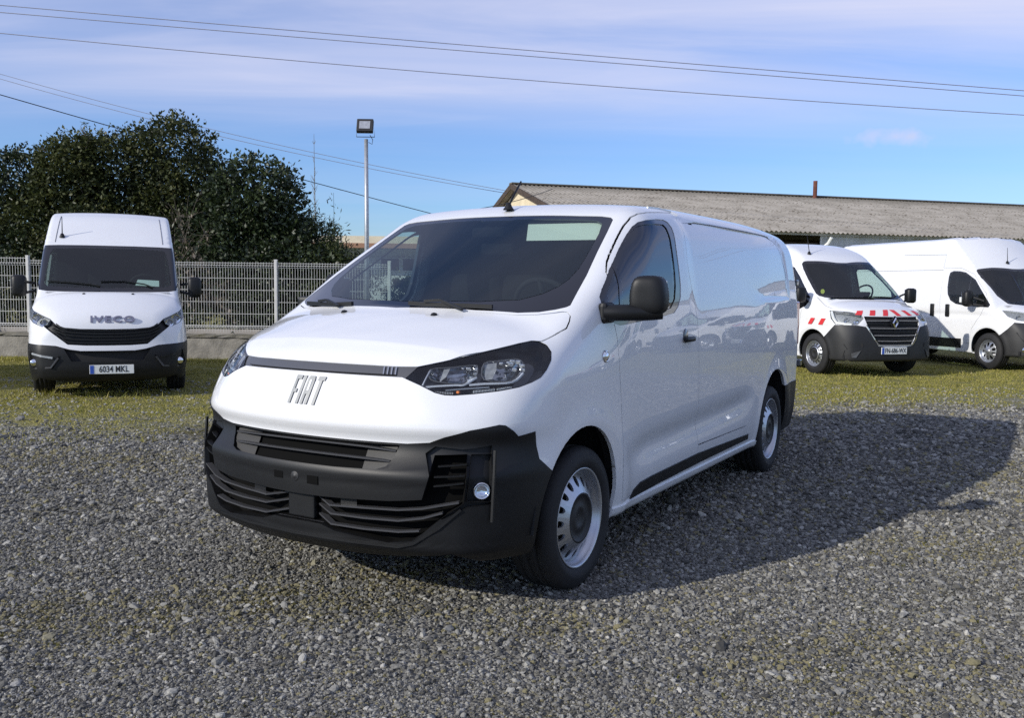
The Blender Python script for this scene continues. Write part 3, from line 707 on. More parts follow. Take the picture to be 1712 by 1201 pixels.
# strip of pale track and rough bank beyond the fence
mat('track', (.30, .28, .25), rough=.95, noise=.3, nscale=1.5)
tag(mesh_np('track', [(-40, 18.1, .004), (-1, 18.1, .004), (-1, 20.0, .004), (-40, 20.0, .004)], [(0, 1, 2, 3)], 'track'), kind='structure')
MB().box((-11, 19.95, .20), (24, .12, .42)).build('bank_kerb', 'track')
tag(bpy.data.objects['bank_kerb'], 'pale concrete kerb seen through the fence under the trees', 'kerb')

# ------------------------------------------------------------------ floodlight on its pole
fl = empty('floodlight_pole', (-2.62, 16.55, 0)); tag(fl, 'tall galvanised pole carrying a square floodlight above the fence', 'lamp post')
MB().tube([(0, 0, 0), (0, 0, 2.4), (-.01, 0, 3.98)], [.047, .040, .034], 12).build('pole', 'galvanised', fl, smooth=True)
MB().lathe([(.0, .0), (.10, 0), (.10, .02), (.05, .03), (.05, .06)], 14, 'z').build('base_plate', 'galvanised', fl)
hd = MB().box((-.02, -.05, 4.20), (.29, .09, .25), Matrix.Rotation(R(-24), 3, 'X'), .012).box((-.02, .02, 4.20), (.24, .07, .20), Matrix.Rotation(R(-24), 3, 'X'), .01).build('lamp_head', 'grey_plastic', fl)
fp = MB().box((-.02, -.098, 4.215), (.19, .006, .15), Matrix.Rotation(R(-24), 3, 'X')).build('lamp_glass', 'galvanised', hd)
MB().bar([(-.18, .0, 4.16), (-.18, .0, 4.02), (.14, .0, 4.02), (.14, .0, 4.16)], .035, .008, (0, 0, 1)).build('bracket', 'grey_plastic', fl)
MB().tube([(.05, .04, 4.06), (.10, .05, 3.98), (.09, .04, 3.90), (.03, .02, 3.93)], .006, 6).build('cord', 'rubber', fl)

# ------------------------------------------------------------------ overhead cables
mat('cable', (.24, .25, .32), rough=.6); mat('cable_dark', (.03, .032, .036), rough=.6)
def cable(p, q_, sag, r_, label, m='cable'):
    p, q_ = Vector(p), Vector(q_); pts = [p.lerp(q_, k/40)-Vector((0, 0, sag*4*(k/40)*(1-k/40))) for k in range(41)]
    o = MB().tube(pts, r_, 5).build('power_cable', m); tag(o, label, 'cable', 'overhead cables'); return o
def ext(p, q_, k): p, q_ = Vector(p), Vector(q_); d = q_-p; return p-d*k, q_+d*k
for (a, c, s_, lb) in [((-15.3, 28, 9.61), (15.17, 28, 7.478), -.03, 'topmost of the three long cables crossing the whole sky'),
                       ((-15.3, 28, 9.385), (15.18, 28, 7.304), -.02, 'middle one of the three long cables crossing the whole sky'),
                       ((-15.3, 28, 9.005), (15.2, 28, 6.971), -.14, 'lowest of the three long cables crossing the whole sky')]:
    a, c = ext(a, c, .35); cable(a, c, s_*-1*1.7*1.7, .0125, lb)
cable((-19.4, 25, 8.55), (-.23, 25, 3.98), .36, .0075, 'upper of two thin cables running down behind the tall evergreen')
cable((-19.4, 25.1, 8.47), (-.2, 25.1, 3.92), .42, .0075, 'lower of two thin cables running down behind the tall evergreen')
cable((-17.0, 18.6, 7.0), (-2.4, 27.0, 3.50), .10, .011, 'dark cable dipping from the left edge in front of the tall evergreen', 'cable_dark')
cable((-2.4, 27.0, 3.50), (1.3, 31.5, 4.72), .16, .011, 'dark sagging cable running to the gable of the long shed', 'cable_dark')

# ------------------------------------------------------------------ long shed with a corrugated roof
A = Vector((.198, 36, 5.315)); ridge_d = Vector((23.11, 6.5, .0)).normalized(); down_d = Vector((ridge_d.y, -ridge_d.x, 0)); LEN = 74.; HW = 7.85; ZR, ZE = 5.33, 3.36
sh_ = empty('long_shed', (A.x, A.y, 0), math.atan2(ridge_d.y, ridge_d.x)); tag(sh_, 'long low shed with a weathered grey corrugated roof behind the vans', 'shed')
rm = mat('fibre_cement', (.22, .20, .175), rough=.95, spec=.15); t = rm.node_tree; b = t.nodes['Principled BSDF']; tco = N(t, 'ShaderNodeTexCoord')
na_ = noise(t, tco.outputs['Object'], 1.1, 8, .65); nb_ = noise(t, tco.outputs['Object'], 5.5, 5, .6); nc_ = voro(t, tco.outputs['Object'], 1.35)
r1 = ramp(t, [(.28, (.20, .182, .155)), (.5, (.29, .268, .232)), (.75, (.37, .345, .305))]); t.links.new(na_, r1.inputs[0])
r2 = ramp(t, [(.57, (1, 1, 1)), (.65, (.42, .39, .34))]); t.links.new(nb_, r2.inputs[0])
r3 = ramp(t, [(.0, (1, 1, 1)), (.45, (1, 1, 1)), (.8, (.82, .80, .76))]); t.links.new(na_, r3.inputs[0])
sxy = N(t, 'ShaderNodeSeparateXYZ'); t.links.new(tco.outputs['Object'], sxy.inputs[0])
c_ = mixc(t, .85, r1.outputs[0], r2.outputs[0], 'MULTIPLY'); rid = math_n(t, 'MULTIPLY', math_n(t, 'SUBTRACT', sxy.outputs[2], 4.95), 2.6, True)
t.links.new(mixc(t, math_n(t, 'MULTIPLY', rid, math_n(t, 'ADD', na_, .15)), c_, (.062, .058, .045)), b.inputs['Base Color'])
def corr(name, length, p0, p1, pitch_, amp, rows, m, parent, nrm_, step=6):
    """corrugated sheet from line p0 (x=0) to p1, running along local x"""
    xs = np.arange(0, length, pitch_/step); p0, p1, nn = np.array(p0), np.array(p1), np.array(nrm_); V = np.zeros((rows+1, len(xs), 3)); w = np.sin(xs/pitch_*2*np.pi)*amp
    for r_ in range(rows+1):
        f = r_/rows; V[r_] = p0*(1-f)+p1*f; V[r_, :, 0] += xs; V[r_] += w[:, None]*nn
    n = len(xs); i = np.arange(n-1); T = np.concatenate([np.stack([r_*n+i, r_*n+i+1, (r_+1)*n+i+1, (r_+1)*n+i], 1) for r_ in range(rows)])
    return tri_mesh(name, V.reshape(-1, 3), T, m, parent, smooth=True)
ov = .20; slope = (ZR-ZE)/HW; cs = 1/math.hypot(1, slope)
for k in range(4):                                    # four overlapping courses of sheets down each slope
    f0, f1 = k/4, (k+1)/4+.012; lift = .03*(3-k)/3+.012*k*0
    for sgn in (1, -1):
        L_ = HW+ov
        corr('roof_course', LEN+.6, (-.3, -sgn*L_*f0, ZR-slope*L_*f0+lift), (-.3, -sgn*L_*f1, ZR-slope*L_*f1+lift), .177, .026, 1, 'fibre_cement', sh_, (0, -sgn*slope*cs, cs))
MB().bar([(-.35, 0, ZR+.05), (LEN+.3, 0, ZR+.05)], .42, .05).build('ridge_cap', 'fibre_cement', sh_)
mat('gable_render', (.60, .52, .37), rough=.9, noise=.16, nscale=1.4, bump=.2, bscale=14); mat('cladding', (.68, .685, .68), rough=.6, metal=.15, noise=.22, nscale=2.2)
mat('timber_dark', (.055, .038, .028), rough=.9, noise=.4, nscale=6); mat('rust', (.13, .045, .028), rough=.9, noise=.35, nscale=7)
g_ = MB(); g_.prism([(-HW+.12, 0), (HW-.12, 0), (HW-.12, ZE-.06), (0, ZR-.10), (-HW+.12, ZE-.06)], 0., .22, lambda u, v, w: (w, -u, v)); g_.build('gable_wall', 'gable_render', sh_)
for s_ in (1, -1): MB().bar([(-.33, 0, ZR-.06), (-.33, s_*(HW+ov), ZE-.06-ov*slope)], .05, .20).build('barge_board', 'timber_dark', sh_)
MB().box((LEN/2, HW*.0, .6), (LEN-.5, .2, 1.2)).build('inner_partition', 'timber_dark', sh_)
# south wall: an open bay with dark timber, then pale corrugated cladding
bay0, bay1 = 3.2, 8.2
corr('cladding', LEN-bay1-.2, (bay1, -HW+.12, .15), (bay1, -HW+.12, ZE-.10), .20, .022, 1, 'cladding', sh_, (0, -1, 0))
corr('cladding', bay0-.25, (.24, -HW+.12, .15), (.24, -HW+.12, ZE-.10), .20, .022, 1, 'cladding', sh_, (0, -1, 0))
MB().box(((bay0+bay1)/2, -HW+1.6, 1.6), (bay1-bay0+2, .1, 3.1)).build('bay_back', 'timber_dark', sh_)
for z in (2.35, 2.62, 2.90): MB().box(((bay0+bay1)/2, -HW+.25, z), (bay1-bay0, .05, .16)).build('bay_board', 'timber_dark', sh_)
MB().box((LEN/2, -HW+.02, ZE-.10), (LEN-.1, .06, .10)).build('fascia', 'cladding', sh_)
MB().tube([(bay1+.15, -HW-.30, ZE-.22), (bay1+.1, -HW-.18, ZE-.42), (bay1-.12, -HW-.05, ZE-.62), (bay1-.12, -HW-.05, .1)], .055, 8).build('downpipe', 'plate_white', sh_)
MB().tube([(bay1+14.3, -HW-.28, ZE-.3), (bay1+14.2, -HW-.05, ZE-.62), (bay1+14.2, -HW-.05, .1)], .05, 8).build('downpipe', 'plate_white', sh_)
MB().lathe([(.085, 0), (.085, .78), (.075, .78), (.075, .5)], 12, 'z', (12.85, -.35, ZR-.12)).build('chimney_pipe', 'rust', sh_, smooth=True)

# ------------------------------------------------------------------ house behind the trees (seen past the pole and through the cab)
hs = empty('house', (-6.6, 32, 0)); tag(hs, 'pale low house with a cream roof edge beyond the floodlight pole', 'house')
mat('house_wall', (.52, .55, .56), rough=.9, noise=.1, nscale=2); mat('house_roof', (.66, .60, .46), rough=.8, noise=.15, nscale=3); mat('fascia_orange', (.30, .17, .11), rough=.7); mat('roof_sheet', (.33, .38, .42), rough=.7, noise=.2, nscale=3)
MB().box((4.5, 3, 1.2), (9, 6, 2.4)).build('wall', 'house_wall', hs)
MB().box((4.5, 2.6, 2.92), (9.6, 7.2, .24)).build('roof', 'house_roof', hs)
MB().box((4.5, -1.03, 2.72), (9.6, .06, .16)).build('fascia', 'fascia_orange', hs)
corr('canopy_roof', 9.3, (-.1, -1.0, 2.62), (-.1, -.1, 2.38), .18, .02, 1, 'roof_sheet', hs, (0, .25, .96))
for k, x in enumerate((2.35, 3.1, 5.4, 6.15)):
    fr = MB().box((x, -.02, 2.12), (.72, .05, .50)).build('window', 'house_wall', hs); MB().box((x, -.052, 2.12), (.62, .012, .40)).build('pane', 'pane', fr)
MB().box((4.4, -1.0, .85), (8.6, .12, .95)).build('parapet', 'house_wall', hs)
# ------------------------------------------------------------------ trees and shrubs behind the fence
mat('bark', (.085, .068, .052), rough=.95, noise=.4, nscale=9, bump=.6, bscale=18)
mat('twig', (.17, .145, .115), rough=.9, noise=.3, nscale=9)
leaf_mat('leaf_dark', [(.012, .022, .008), (.024, .038, .013), (.040, .058, .020), (.066, .084, .032)], .42, .45, .15)
leaf_mat('leaf_mid', [(.018, .026, .009), (.038, .050, .015), (.065, .076, .022), (.105, .105, .035)], .5, .35, .2)
leaf_mat('leaf_olive', [(.024, .034, .010), (.048, .060, .017), (.080, .092, .028), (.125, .128, .045)], .55, .3, .25)
leaf_mat('leaf_bamboo', [(.022, .034, .010), (.048, .066, .018), (.085, .102, .030), (.14, .145, .055)], .5, .35, .25)
leaf_mat('leaf_dry', [(.075, .062, .045), (.13, .108, .082), (.20, .17, .135), (.28, .245, .20)], .8, .2, .15)
def leaves(P, dirs, L, W, tint, name, m, parent, fold=.25):
    n = len(P); d = dirs/np.linalg.norm(dirs, axis=1)[:, None]; r_ = rng.normal(size=(n, 3)); s_ = np.cross(d, r_); s_ /= np.linalg.norm(s_, axis=1)[:, None]; nn = np.cross(s_, d)
    L = L[:, None]; W = W[:, None]; mid = P+d*L*.45-nn*L*fold*.2
    V = np.stack([P, mid+s_*W, P+d*L, mid-s_*W], 1).reshape(-1, 3); k = np.arange(n)[:, None]*4
    T = np.concatenate([k+np.array([[0, 1, 2]]), k+np.array([[0, 2, 3]])], 0)
    return tri_mesh(name, V, T, m, parent, np.repeat(tint, 4))
def crown_points(lobes, n, clump=.16, per=26):
    """leaf positions in clumps over and inside a set of ellipsoid lobes"""
    w = np.array([l[1][0]*l[1][2]+l[1][1]*l[1][2] for l in lobes]); w /= w.sum(); P = []; D = []; Tn = []
    nc = n//per
    which = rng.choice(len(lobes), nc, p=w)
    C = np.array([l[0] for l in lobes])[which]; RR = np.array([l[1] for l in lobes])[which]
    u = rng.normal(size=(nc, 3)); u /= np.linalg.norm(u, axis=1)[:, None]
    u[:, 1] = np.where(rng.uniform(size=nc) < .6, -np.abs(u[:, 1]), u[:, 1])
    rad = np.where(rng.uniform(size=nc) < .75, rng.normal(.95, .07, nc), rng.uniform(.45, .95, nc))
    cc = C+RR*u*rad[:, None]; ct = np.clip(rng.normal(.42, .2, nc), 0, 1)
    cs_ = clump*rng.uniform(.45, 1.15, nc)
    P = np.repeat(cc, per, 0)+rng.normal(size=(nc*per, 3)).clip(-1.7, 1.7)*np.repeat(cs_, per)[:, None]*[1, 1, .8]
    D = np.repeat(u, per, 0)*.7+rng.normal(size=(nc*per, 3))*.8+[0, 0, -.15]; Tn = np.clip(np.repeat(ct, per)+rng.normal(0, .14, nc*per), 0, 1)
    return P, D, Tn
def branches(base, top, n, r_, spread, m=None):
    mbx = MB(); base = Vector(base); top = Vector(top)
    mid = base.lerp(top, .5)+Vector((random.uniform(-.15, .15), random.uniform(-.15, .15), 0))
    mbx.tube([base, base.lerp(mid, .5), mid, mid.lerp(top, .55), top], [r_*1.25, r_, r_*.8, r_*.5, r_*.2], 7)
    for k in range(n):
        f = random.uniform(.25, .9); s_ = base.lerp(top, f); a = random.uniform(0, 6.28); l = spread*random.uniform(.5, 1.1)*(1.1-f*.5)
        e = s_+Vector((math.cos(a)*l, math.sin(a)*l, l*random.uniform(.35, .9))); mbx.tube([s_, s_.lerp(e, .5)+Vector((0, 0, -.06*l)), e], [r_*.45*(1.1-f), r_*.28, r_*.08], 5)
    return mbx
def tree(name, label, cat, base, lobes, n, m, leaf=(.095, .028), clump=.16, trunk=.11, grp='trees and shrubs behind the fence', nb=12):
    t_ = empty(name, (base[0], base[1], 0)); tag(t_, label, cat, grp)
    off = np.array([base[0], base[1], 0]); lobes = [((c[0]-off[0], c[1]-off[1], c[2]), r_) for c, r_ in lobes]
    zt = max(c[2]+r_[2]*.55 for c, r_ in lobes)
    branches((0, 0, -.05), (np.mean([c[0] for c, _ in lobes])*.6, np.mean([c[1] for c, _ in lobes])*.6, zt), nb, trunk, 1.3).build('trunk', 'bark', t_, smooth=True)
    P, D, Tn = crown_points(lobes, n, clump); k = P[:, 2] > .15; P, D, Tn = P[k], D[k], Tn[k]; nn = len(P)
    leaves(P, D, leaf[0]*rng.uniform(.6, 1.35, nn), leaf[1]*rng.uniform(.7, 1.3, nn), Tn, 'crown', m, t_); return t_
E_ = 'evergreen_tree'
tree(E_, 'dark evergreen at the left edge reaching out of the frame', 'tree', (-12.2, 22), [((-12.3, 22, 2.0), (1.7, 1.4, 2.0)), ((-11.5, 21.8, 3.3), (1.0, 1.1, 1.15)), ((-13.4, 22, 3.4), (1.2, 1.2, 1.4))], 26000, 'leaf_dark')
tree(E_, 'tallest evergreen tree, rounded top, straight above the van with the plate 6034 MKL', 'tree', (-8.4, 22.6), [((-8.2, 22.6, 4.12), (1.10, 1.2, 1.22)), ((-9.3, 22.4, 3.85), (1.1, 1.2, 1.15)), ((-7.8, 22.3, 3.2), (1.0, 1.1, 1.2)), ((-8.6, 22.2, 2.2), (1.9, 1.3, 1.7))], 42000, 'leaf_mid')
tree(E_, 'lighter olive evergreen shoulder just left of the tallest tree', 'tree', (-10.4, 21.6), [((-10.3, 21.6, 3.75), (.75, .8, .95)), ((-10.6, 21.4, 2.3), (1.1, .9, 1.5)), ((-9.85, 21.5, 4.2), (.6, .6, .55))], 20000, 'leaf_olive', clump=.14)
tree(E_, 'dark dome shaped evergreen right of the bare vine tangle', 'tree', (-6.0, 21.8), [((-6.0, 21.8, 2.95), (1.05, 1.1, 1.42)), ((-6.5, 21.6, 2.2), (1.2, 1.1, 1.5)), ((-5.5, 21.7, 1.9), (.95, 1.0, 1.5))], 30000, 'leaf_dark', leaf=(.105, .032))
tree('evergreen_shrub', 'rounded green shrub low behind the roof of the van with the plate 6034 MKL', 'shrub', (-9.4, 20.7), [((-9.4, 20.7, 1.75), (1.3, .8, 1.35)), ((-8.3, 20.6, 1.2), (1.0, .7, 1.1))], 13000, 'leaf_mid', clump=.13, trunk=.06)
tree('evergreen_shrub', 'dark shrub behind the left end of the mesh fence', 'shrub', (-11.6, 20.6), [((-11.6, 20.6, 1.2), (1.5, .8, 1.5)), ((-13.2, 20.8, 1.3), (1.3, .8, 1.6))], 12000, 'leaf_dark', clump=.13, trunk=.06)
tree('evergreen_shrub', 'very dark low shrub behind the mesh fence under the dome tree', 'shrub', (-6.4, 20.6), [((-6.6, 20.6, 1.0), (1.5, .6, 1.2)), ((-5.0, 20.7, 1.1), (1.3, .6, 1.3))], 12000, 'leaf_dark', clump=.13, trunk=.06)
# bamboo on the right, leaves hanging
bb = empty('bamboo_clump', (-4.35, 21.3, 0)); tag(bb, 'bamboo clump with drooping leaves at the right end of the trees', 'bamboo', 'trees and shrubs behind the fence')
mbx = MB(); PP = []; DD = []
for k in range(64):
    a, r_ = random.uniform(0, 6.28), random.uniform(0, .85); bx, by = math.cos(a)*r_*1.1, math.sin(a)*r_*.7; h = random.uniform(1.8, 3.15)*(1.05-.25*abs(bx)); lx, ly = bx*.75+random.uniform(-.3, .3), random.uniform(-.3, .2)
    if k == 0: bx, by, lx, h = .25, 0, .02, 3.55
    pts = [Vector((bx+lx*f**2, by+ly*f**2, h*f-(.25*h*f**4 if k else .02*h*f))) for f in np.linspace(0, 1, 7)]; mbx.tube(pts, [.016-.013*f for f in np.linspace(0, 1, 7)], 5)
    for _ in range(210 if k else 60):
        f = random.uniform(.3, 1); i = min(5, int(f*6)); p = pts[i].lerp(pts[i+1], f*6-i); PP.append((p.x+random.gauss(0, .12), p.y+random.gauss(0, .12), p.z+random.gauss(0, .10))); DD.append((random.gauss(0, .7), random.gauss(0, .7)-.2, -.55+random.gauss(0, .35)))
mbx.build('canes', 'leaf_bamboo', bb); nn = len(PP); leaves(np.array(PP), np.array(DD), rng.uniform(.08, .17, nn), rng.uniform(.009, .016, nn), np.clip(rng.normal(.42, .22, nn), 0, 1), 'foliage', 'leaf_bamboo', bb)
tree('bamboo_clump', 'dense dark thicket at the foot of the bamboo near the floodlight pole', 'shrub', (-4.7, 21.6), [((-4.75, 21.6, 1.55), (.85, .7, 1.45)), ((-4.1, 21.5, 1.2), (.70, .6, 1.15)), ((-5.2, 21.6, 2.0), (.6, .6, 1.0))], 20000, 'leaf_dark', leaf=(.12, .014), clump=.15, trunk=.05)
# leafless tangle hung with dry leaves
vt = empty('bare_shrub', (-7.3, 20.9, 0)); tag(vt, 'leafless tangle of pale twigs hung with dry leaves in front of the dark evergreens', 'shrub', 'trees and shrubs behind the fence')
mbx = MB(); PP = []; DD = []
def twigs(p, d, l, r_, lev):
    q_ = p+d*l; m_ = p.lerp(q_, .5)+Vector((random.gauss(0, .05), random.gauss(0, .05), random.gauss(0, .05)))*l*2; mbx.tube([p, m_, q_], [r_, r_*.8, r_*.6], 4, cap=False)
    if lev == 0:
        for _ in range(2): PP.append(tuple(p.lerp(q_, random.uniform(.2, 1)))); DD.append((random.gauss(0, .4), random.gauss(0, .4), -1))
        return
    for _ in range(3 if lev > 1 else 4):
        e = Vector((random.gauss(0, .75), random.gauss(0, .5)-.1, random.gauss(.05, .6))); twigs(p.lerp(q_, random.uniform(.5, 1)), (d*.8+e).normalized(), l*random.uniform(.6, .85), r_*.62, lev-1)
for k in range(9):
    twigs(Vector((random.uniform(-.5, .5), random.uniform(-.2, .2), 0)), Vector((random.gauss(0, .30), random.gauss(-.05, .15), 1)).normalized(), random.uniform(.85, 1.35), .018, 4)
mbx.build('twigs', 'twig', vt); k = rng.choice(len(PP), min(len(PP), 1500), replace=False); nn = len(k)
leaves(np.array(PP)[k], np.array(DD)[k], rng.uniform(.05, .12, nn), rng.uniform(.015, .032, nn), np.clip(rng.normal(.5, .25, nn), 0, 1), 'dry_leaves', 'leaf_dry', vt)
# thin leafless saplings poking into the sky
for (bx, by, h, lb) in [(-6.55, 30.5, 6.3, 'tall bare sapling standing thin against the sky left of the floodlight'), (-11.9, 21.2, 5.0, 'bare feathery sapling above the evergreen at the left edge'), (-9.75, 21.2, 4.95, 'bare feathery sapling between the left evergreens')]:
    sp_ = empty('bare_sapling', (bx, by, 0)); tag(sp_, lb, 'sapling', 'bare saplings'); mbx = MB(); mbx.tube([(0, 0, 0), (.03, 0, h*.5), (0, 0, h)], [.035, .02, .005], 5)
    tall = by > 25
    for _ in range(26 if tall else 34):
        f = random.uniform(.55, .97); a = random.uniform(0, 6.28); l = (.30 if tall else .55)*(1.15-f); mbx.tube([(0, 0, h*f), (math.cos(a)*l*.6, math.sin(a)*l*.6, h*f+l*.9), (math.cos(a)*l, math.sin(a)*l, h*f+l*1.6)], [.008, .006, .003], 4, cap=False)
    mbx.build('trunk', 'twig', sp_)
    if not tall:
        nn = 260; f = rng.uniform(.6, 1, nn); a = rng.uniform(0, 6.28, nn); l = .5*(1.15-f)*rng.uniform(0, 1, nn); P = np.stack([np.cos(a)*l, np.sin(a)*l, h*f+l*1.2], 1)
        leaves(P, rng.normal(size=(nn, 3)), rng.uniform(.05, .09, nn), rng.uniform(.008, .014, nn), np.clip(rng.normal(.6, .2, nn), 0, 1), 'foliage', 'leaf_bamboo', sp_)
# green bush in front of the house
tree('evergreen_shrub', 'small green bush in front of the house, seen through the windscreen', 'shrub', (-2.9, 27.5), [((-2.7, 27.5, 1.35), (.55, .5, .45)), ((-3.3, 27.4, 1.2), (.5, .5, .35))], 3500, 'leaf_olive', clump=.1, trunk=.05)
# ------------------------------------------------------------------ wheels (axis along y, outer face towards +y)
def wheel_parts(parent, c, side, holes=16, rt=.335, rr=.235, cap=.112, style='steel', steer=0.):
    """tyre > rim > hub_cap; side=+1 left, -1 right"""
    w = empty('wheel', c, steer + (0 if side > 0 else math.pi)); w.parent = parent
    k = rr/.235; out_ = .095
    prof = [(rr*.965, -.10), (rr*1.03, -.105), (rr*1.14, -.115), (rt*.93, -.108), (rt*.975, -.092), (rt*.995, -.07), (rt, -.058), (rt-.008, -.055), (rt-.008, -.047), (rt, -.044), (rt, -.012), (rt-.008, -.009), (rt-.008, .0), (rt, .003), (rt, .035), (rt-.008, .038), (rt-.008, .046), (rt, .049), (rt*.995, .072), (rt*.975, .092), (rt*.935, .107), (rr*1.20, .114), (rr*1.16, .117), (rr*1.06, .108), (rr*1.0, .098), (rr*.965, .085)]
    ty = MB().lathe(prof, 56).build('tyre', 'rubber', w, smooth=True)
    m = 'steel_rim' if style != 'dark' else 'grey_plastic'
    MB().lathe([(rr*.99, .098), (rr*1.005, .1005), (rr*.985, .103), (rr*.955, .099), (rr*.94, .088), (rr*.925, .078), (rr*.90, .072), (rr*.875, .060), (rr*.86, .050), (rr*.865, -.06), (rr*.95, -.098)], 56).build('rim', m, w, smooth=True)
    # disc with oval holes
    mbx = MB(); ro, ri, rh = rr*.865, rr*(.50 if style == 'steel' else .22), rr*(.715 if style == 'steel' else .60); n = holes; da = 2*math.pi/n
    hw, hh = (rr*.068, rr*.105) if style == 'steel' else (rr*.13, rr*.20)
    def dz(r_): f = (r_-ri)/(ro-ri); return .052+.052*max(0, 1-f)**.85
    for i in range(n):
        a0 = i*da; ring = []; q = 24
        for kx in range(q):
            t = 2*math.pi*kx/q; u, v = math.cos(t), math.sin(t)          # u radial, v tangential
            r_h, a_h = rh+hh*u*(1 if style == 'steel' else 1), hw*v/rh
            sc = min((ro-rh)/u if u > 1e-6 else 1e9, (rh-ri)/(-u) if u < -1e-6 else 1e9, (da/2)/abs(v)*1.0*rh if abs(v) > 1e-6 else 1e9)
            r_b = rh+u*sc; a_b = v*sc/rh
            ring.append((r_h, a_h, r_b, a_b))
        V = []; F = []
        for (r_h, a_h, r_b, a_b) in ring:
            for (r_, a_, d) in ((r_h, a_h, -.012), (r_h, a_h, 0), (r_b, a_b, 0)):
                V.append((r_*math.cos(a0+a_), dz(r_)+d, r_*math.sin(a0+a_)))
        for kx in range(q):
            k2 = (kx+1) % q; F += [(kx*3, kx*3+1, k2*3+1, k2*3), (kx*3+1, kx*3+2, k2*3+2, k2*3+1)]
        # corners between sector rays
        mbx.add(V, F)
        for s1 in (1, -1):
            for (rc) in (ro, ri):
                best = min(range(q), key=lambda kx: abs(ring[kx][2]-rc)*50+abs(ring[kx][3]-s1*da/2)*.0+(0 if ring[kx][3]*s1 > 0 else 9)-abs(ring[kx][3]))
                b2 = min(range(q), key=lambda kx: abs(abs(ring[kx][3])-da/2)*50+abs(ring[kx][2]-rc)+(0 if ring[kx][3]*s1 > 0 else 9))
                pts = [(ring[best][2], ring[best][3]), (rc, s1*da/2), (ring[b2][2], ring[b2][3])]
                mbx.add([(r_*math.cos(a0+a_), dz(r_)-.0002, r_*math.sin(a0+a_)) for r_, a_ in pts], [(0, 1, 2)])
    mbx.build('wheel_disc', m, w, smooth=False)
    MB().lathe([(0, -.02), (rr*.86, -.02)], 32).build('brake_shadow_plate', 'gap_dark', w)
    if style == 'steel':
        MB().lathe([(0, .094), (cap*.30, .094), (cap*.34, .098), (cap*.52, .099), (cap*.60, .094), (cap*.92, .094), (cap*.96, .102), (cap*1.02, .105), (cap*1.05, .098)], 36).build('hub_cap', 'grey_plastic', w, smooth=True)
    else:
        MB().lathe([(0, .110), (rr*.17, .108), (rr*.24, .095)], 24).build('hub_cap', m, w, smooth=True)
    return w
# ------------------------------------------------------------------ the large van in front
VAN = empty('panel_van', (-.4547, 4.672, 0), R(-120.5604))
tag(VAN, 'large white panel van in front with black bumper and no number plate', 'van')
S = Shell(fiat, -4.35, 1.15, 1.12, .0, 2.10, (-3.5, .1, .85), (.045, .027))
hi = lambda z0: (lambda c, n: c.z > z0)
fr_ = lambda c, n: c.x > .0 and n.x > -.25
sidef = lambda c, n: n.y > .25
scr = [(.222, -.05), (.222, 0), (.20, .21), (.169, .428), (.12, .627), (.077, .714), (.029, .775), (-.005, .808), (-.03, .822), (-.112, .811), (-.259, .792), (-.451, .755), (-.645, .721), (-.76, .698), (-.782, .675), (-.787, .62), (-.778, .497), (-.768, .1), (-.766, -.05)]
bon = [(.24, -.05), (.24, 0), (.217, .21), (.186, .428), (.137, .627), (.095, .714), (.052, .775), (.026, .806), (.012, .830), (.022, .852), (.053, .864), (.10, .873), (.164, .859), (.267, .836), (.304, .809), (.369, .782), (.513, .695), (.649, .585), (.717, .498), (.746, .401), (.764, .316), (.787, .1), (.789, 0), (.789, -.05)]
S.cut('gap', bon, 'xy', lambda c, n: c.z > .98 and n.z > .2)
S.cut('bonnet', inset(bon, .0055), 'xy', lambda c, n: c.z > .98 and n.z > .2, ('gap',))
S.cut('frit', scr, 'xy', lambda c, n: c.z > 1.2 and n.z > .2)
gl = [(.155, -.05), (.155, 0), (.135, .21), (.10, .40), (.03, .58), (-.05, .66), (-.13, .705), (-.20, .725), (-.30, .730), (-.451, .711), (-.645, .678), (-.715, .655), (-.74, .61), (-.738, .497), (-.725, .12), (-.715, .10), (-.715, -.05)]
S.cut('windscreen', gl, 'xy', lambda c, n: c.z > 1.2 and n.z > .2, ('frit',))
# headlights and the dark strip that joins them
lamp3 = [(.717, .498, 1.068), (.649, .585, 1.091), (.513, .695, 1.129), (.369, .782, 1.161), (.304, .809, 1.171), (.276, .828, 1.169), (.262, .859, 1.153), (.268, .885, 1.124), (.300, .902, 1.088), (.349, .909, 1.052), (.395, .906, 1.022), (.447, .892, 1.004), (.508, .865, .987), (.582, .814, .974), (.653, .738, .963), (.702, .673, .957), (.723, .638, .958), (.739, .60, .967), (.754, .536, .995), (.764, .466, 1.02)]
strip3 = [(.80, -.08, 1.068), (.786, 0, 1.068), (.762, .316, 1.067), (.746, .401, 1.066), (.717, .498, 1.068), (.754, .536, .995), (.765, .454, 1.024), (.789, .338, 1.0245), (.816, 0, 1.026), (.83, -.08, 1.026)]
S.cut('strip', to2('ob', strip3), 'ob', fr_)
l2_ = to2('ob', lamp3); S.cut('lamp_rim', l2_, 'ob', fr_); S.cut('lamp', inset(l2_, .004), 'ob', fr_, ('lamp_rim',))
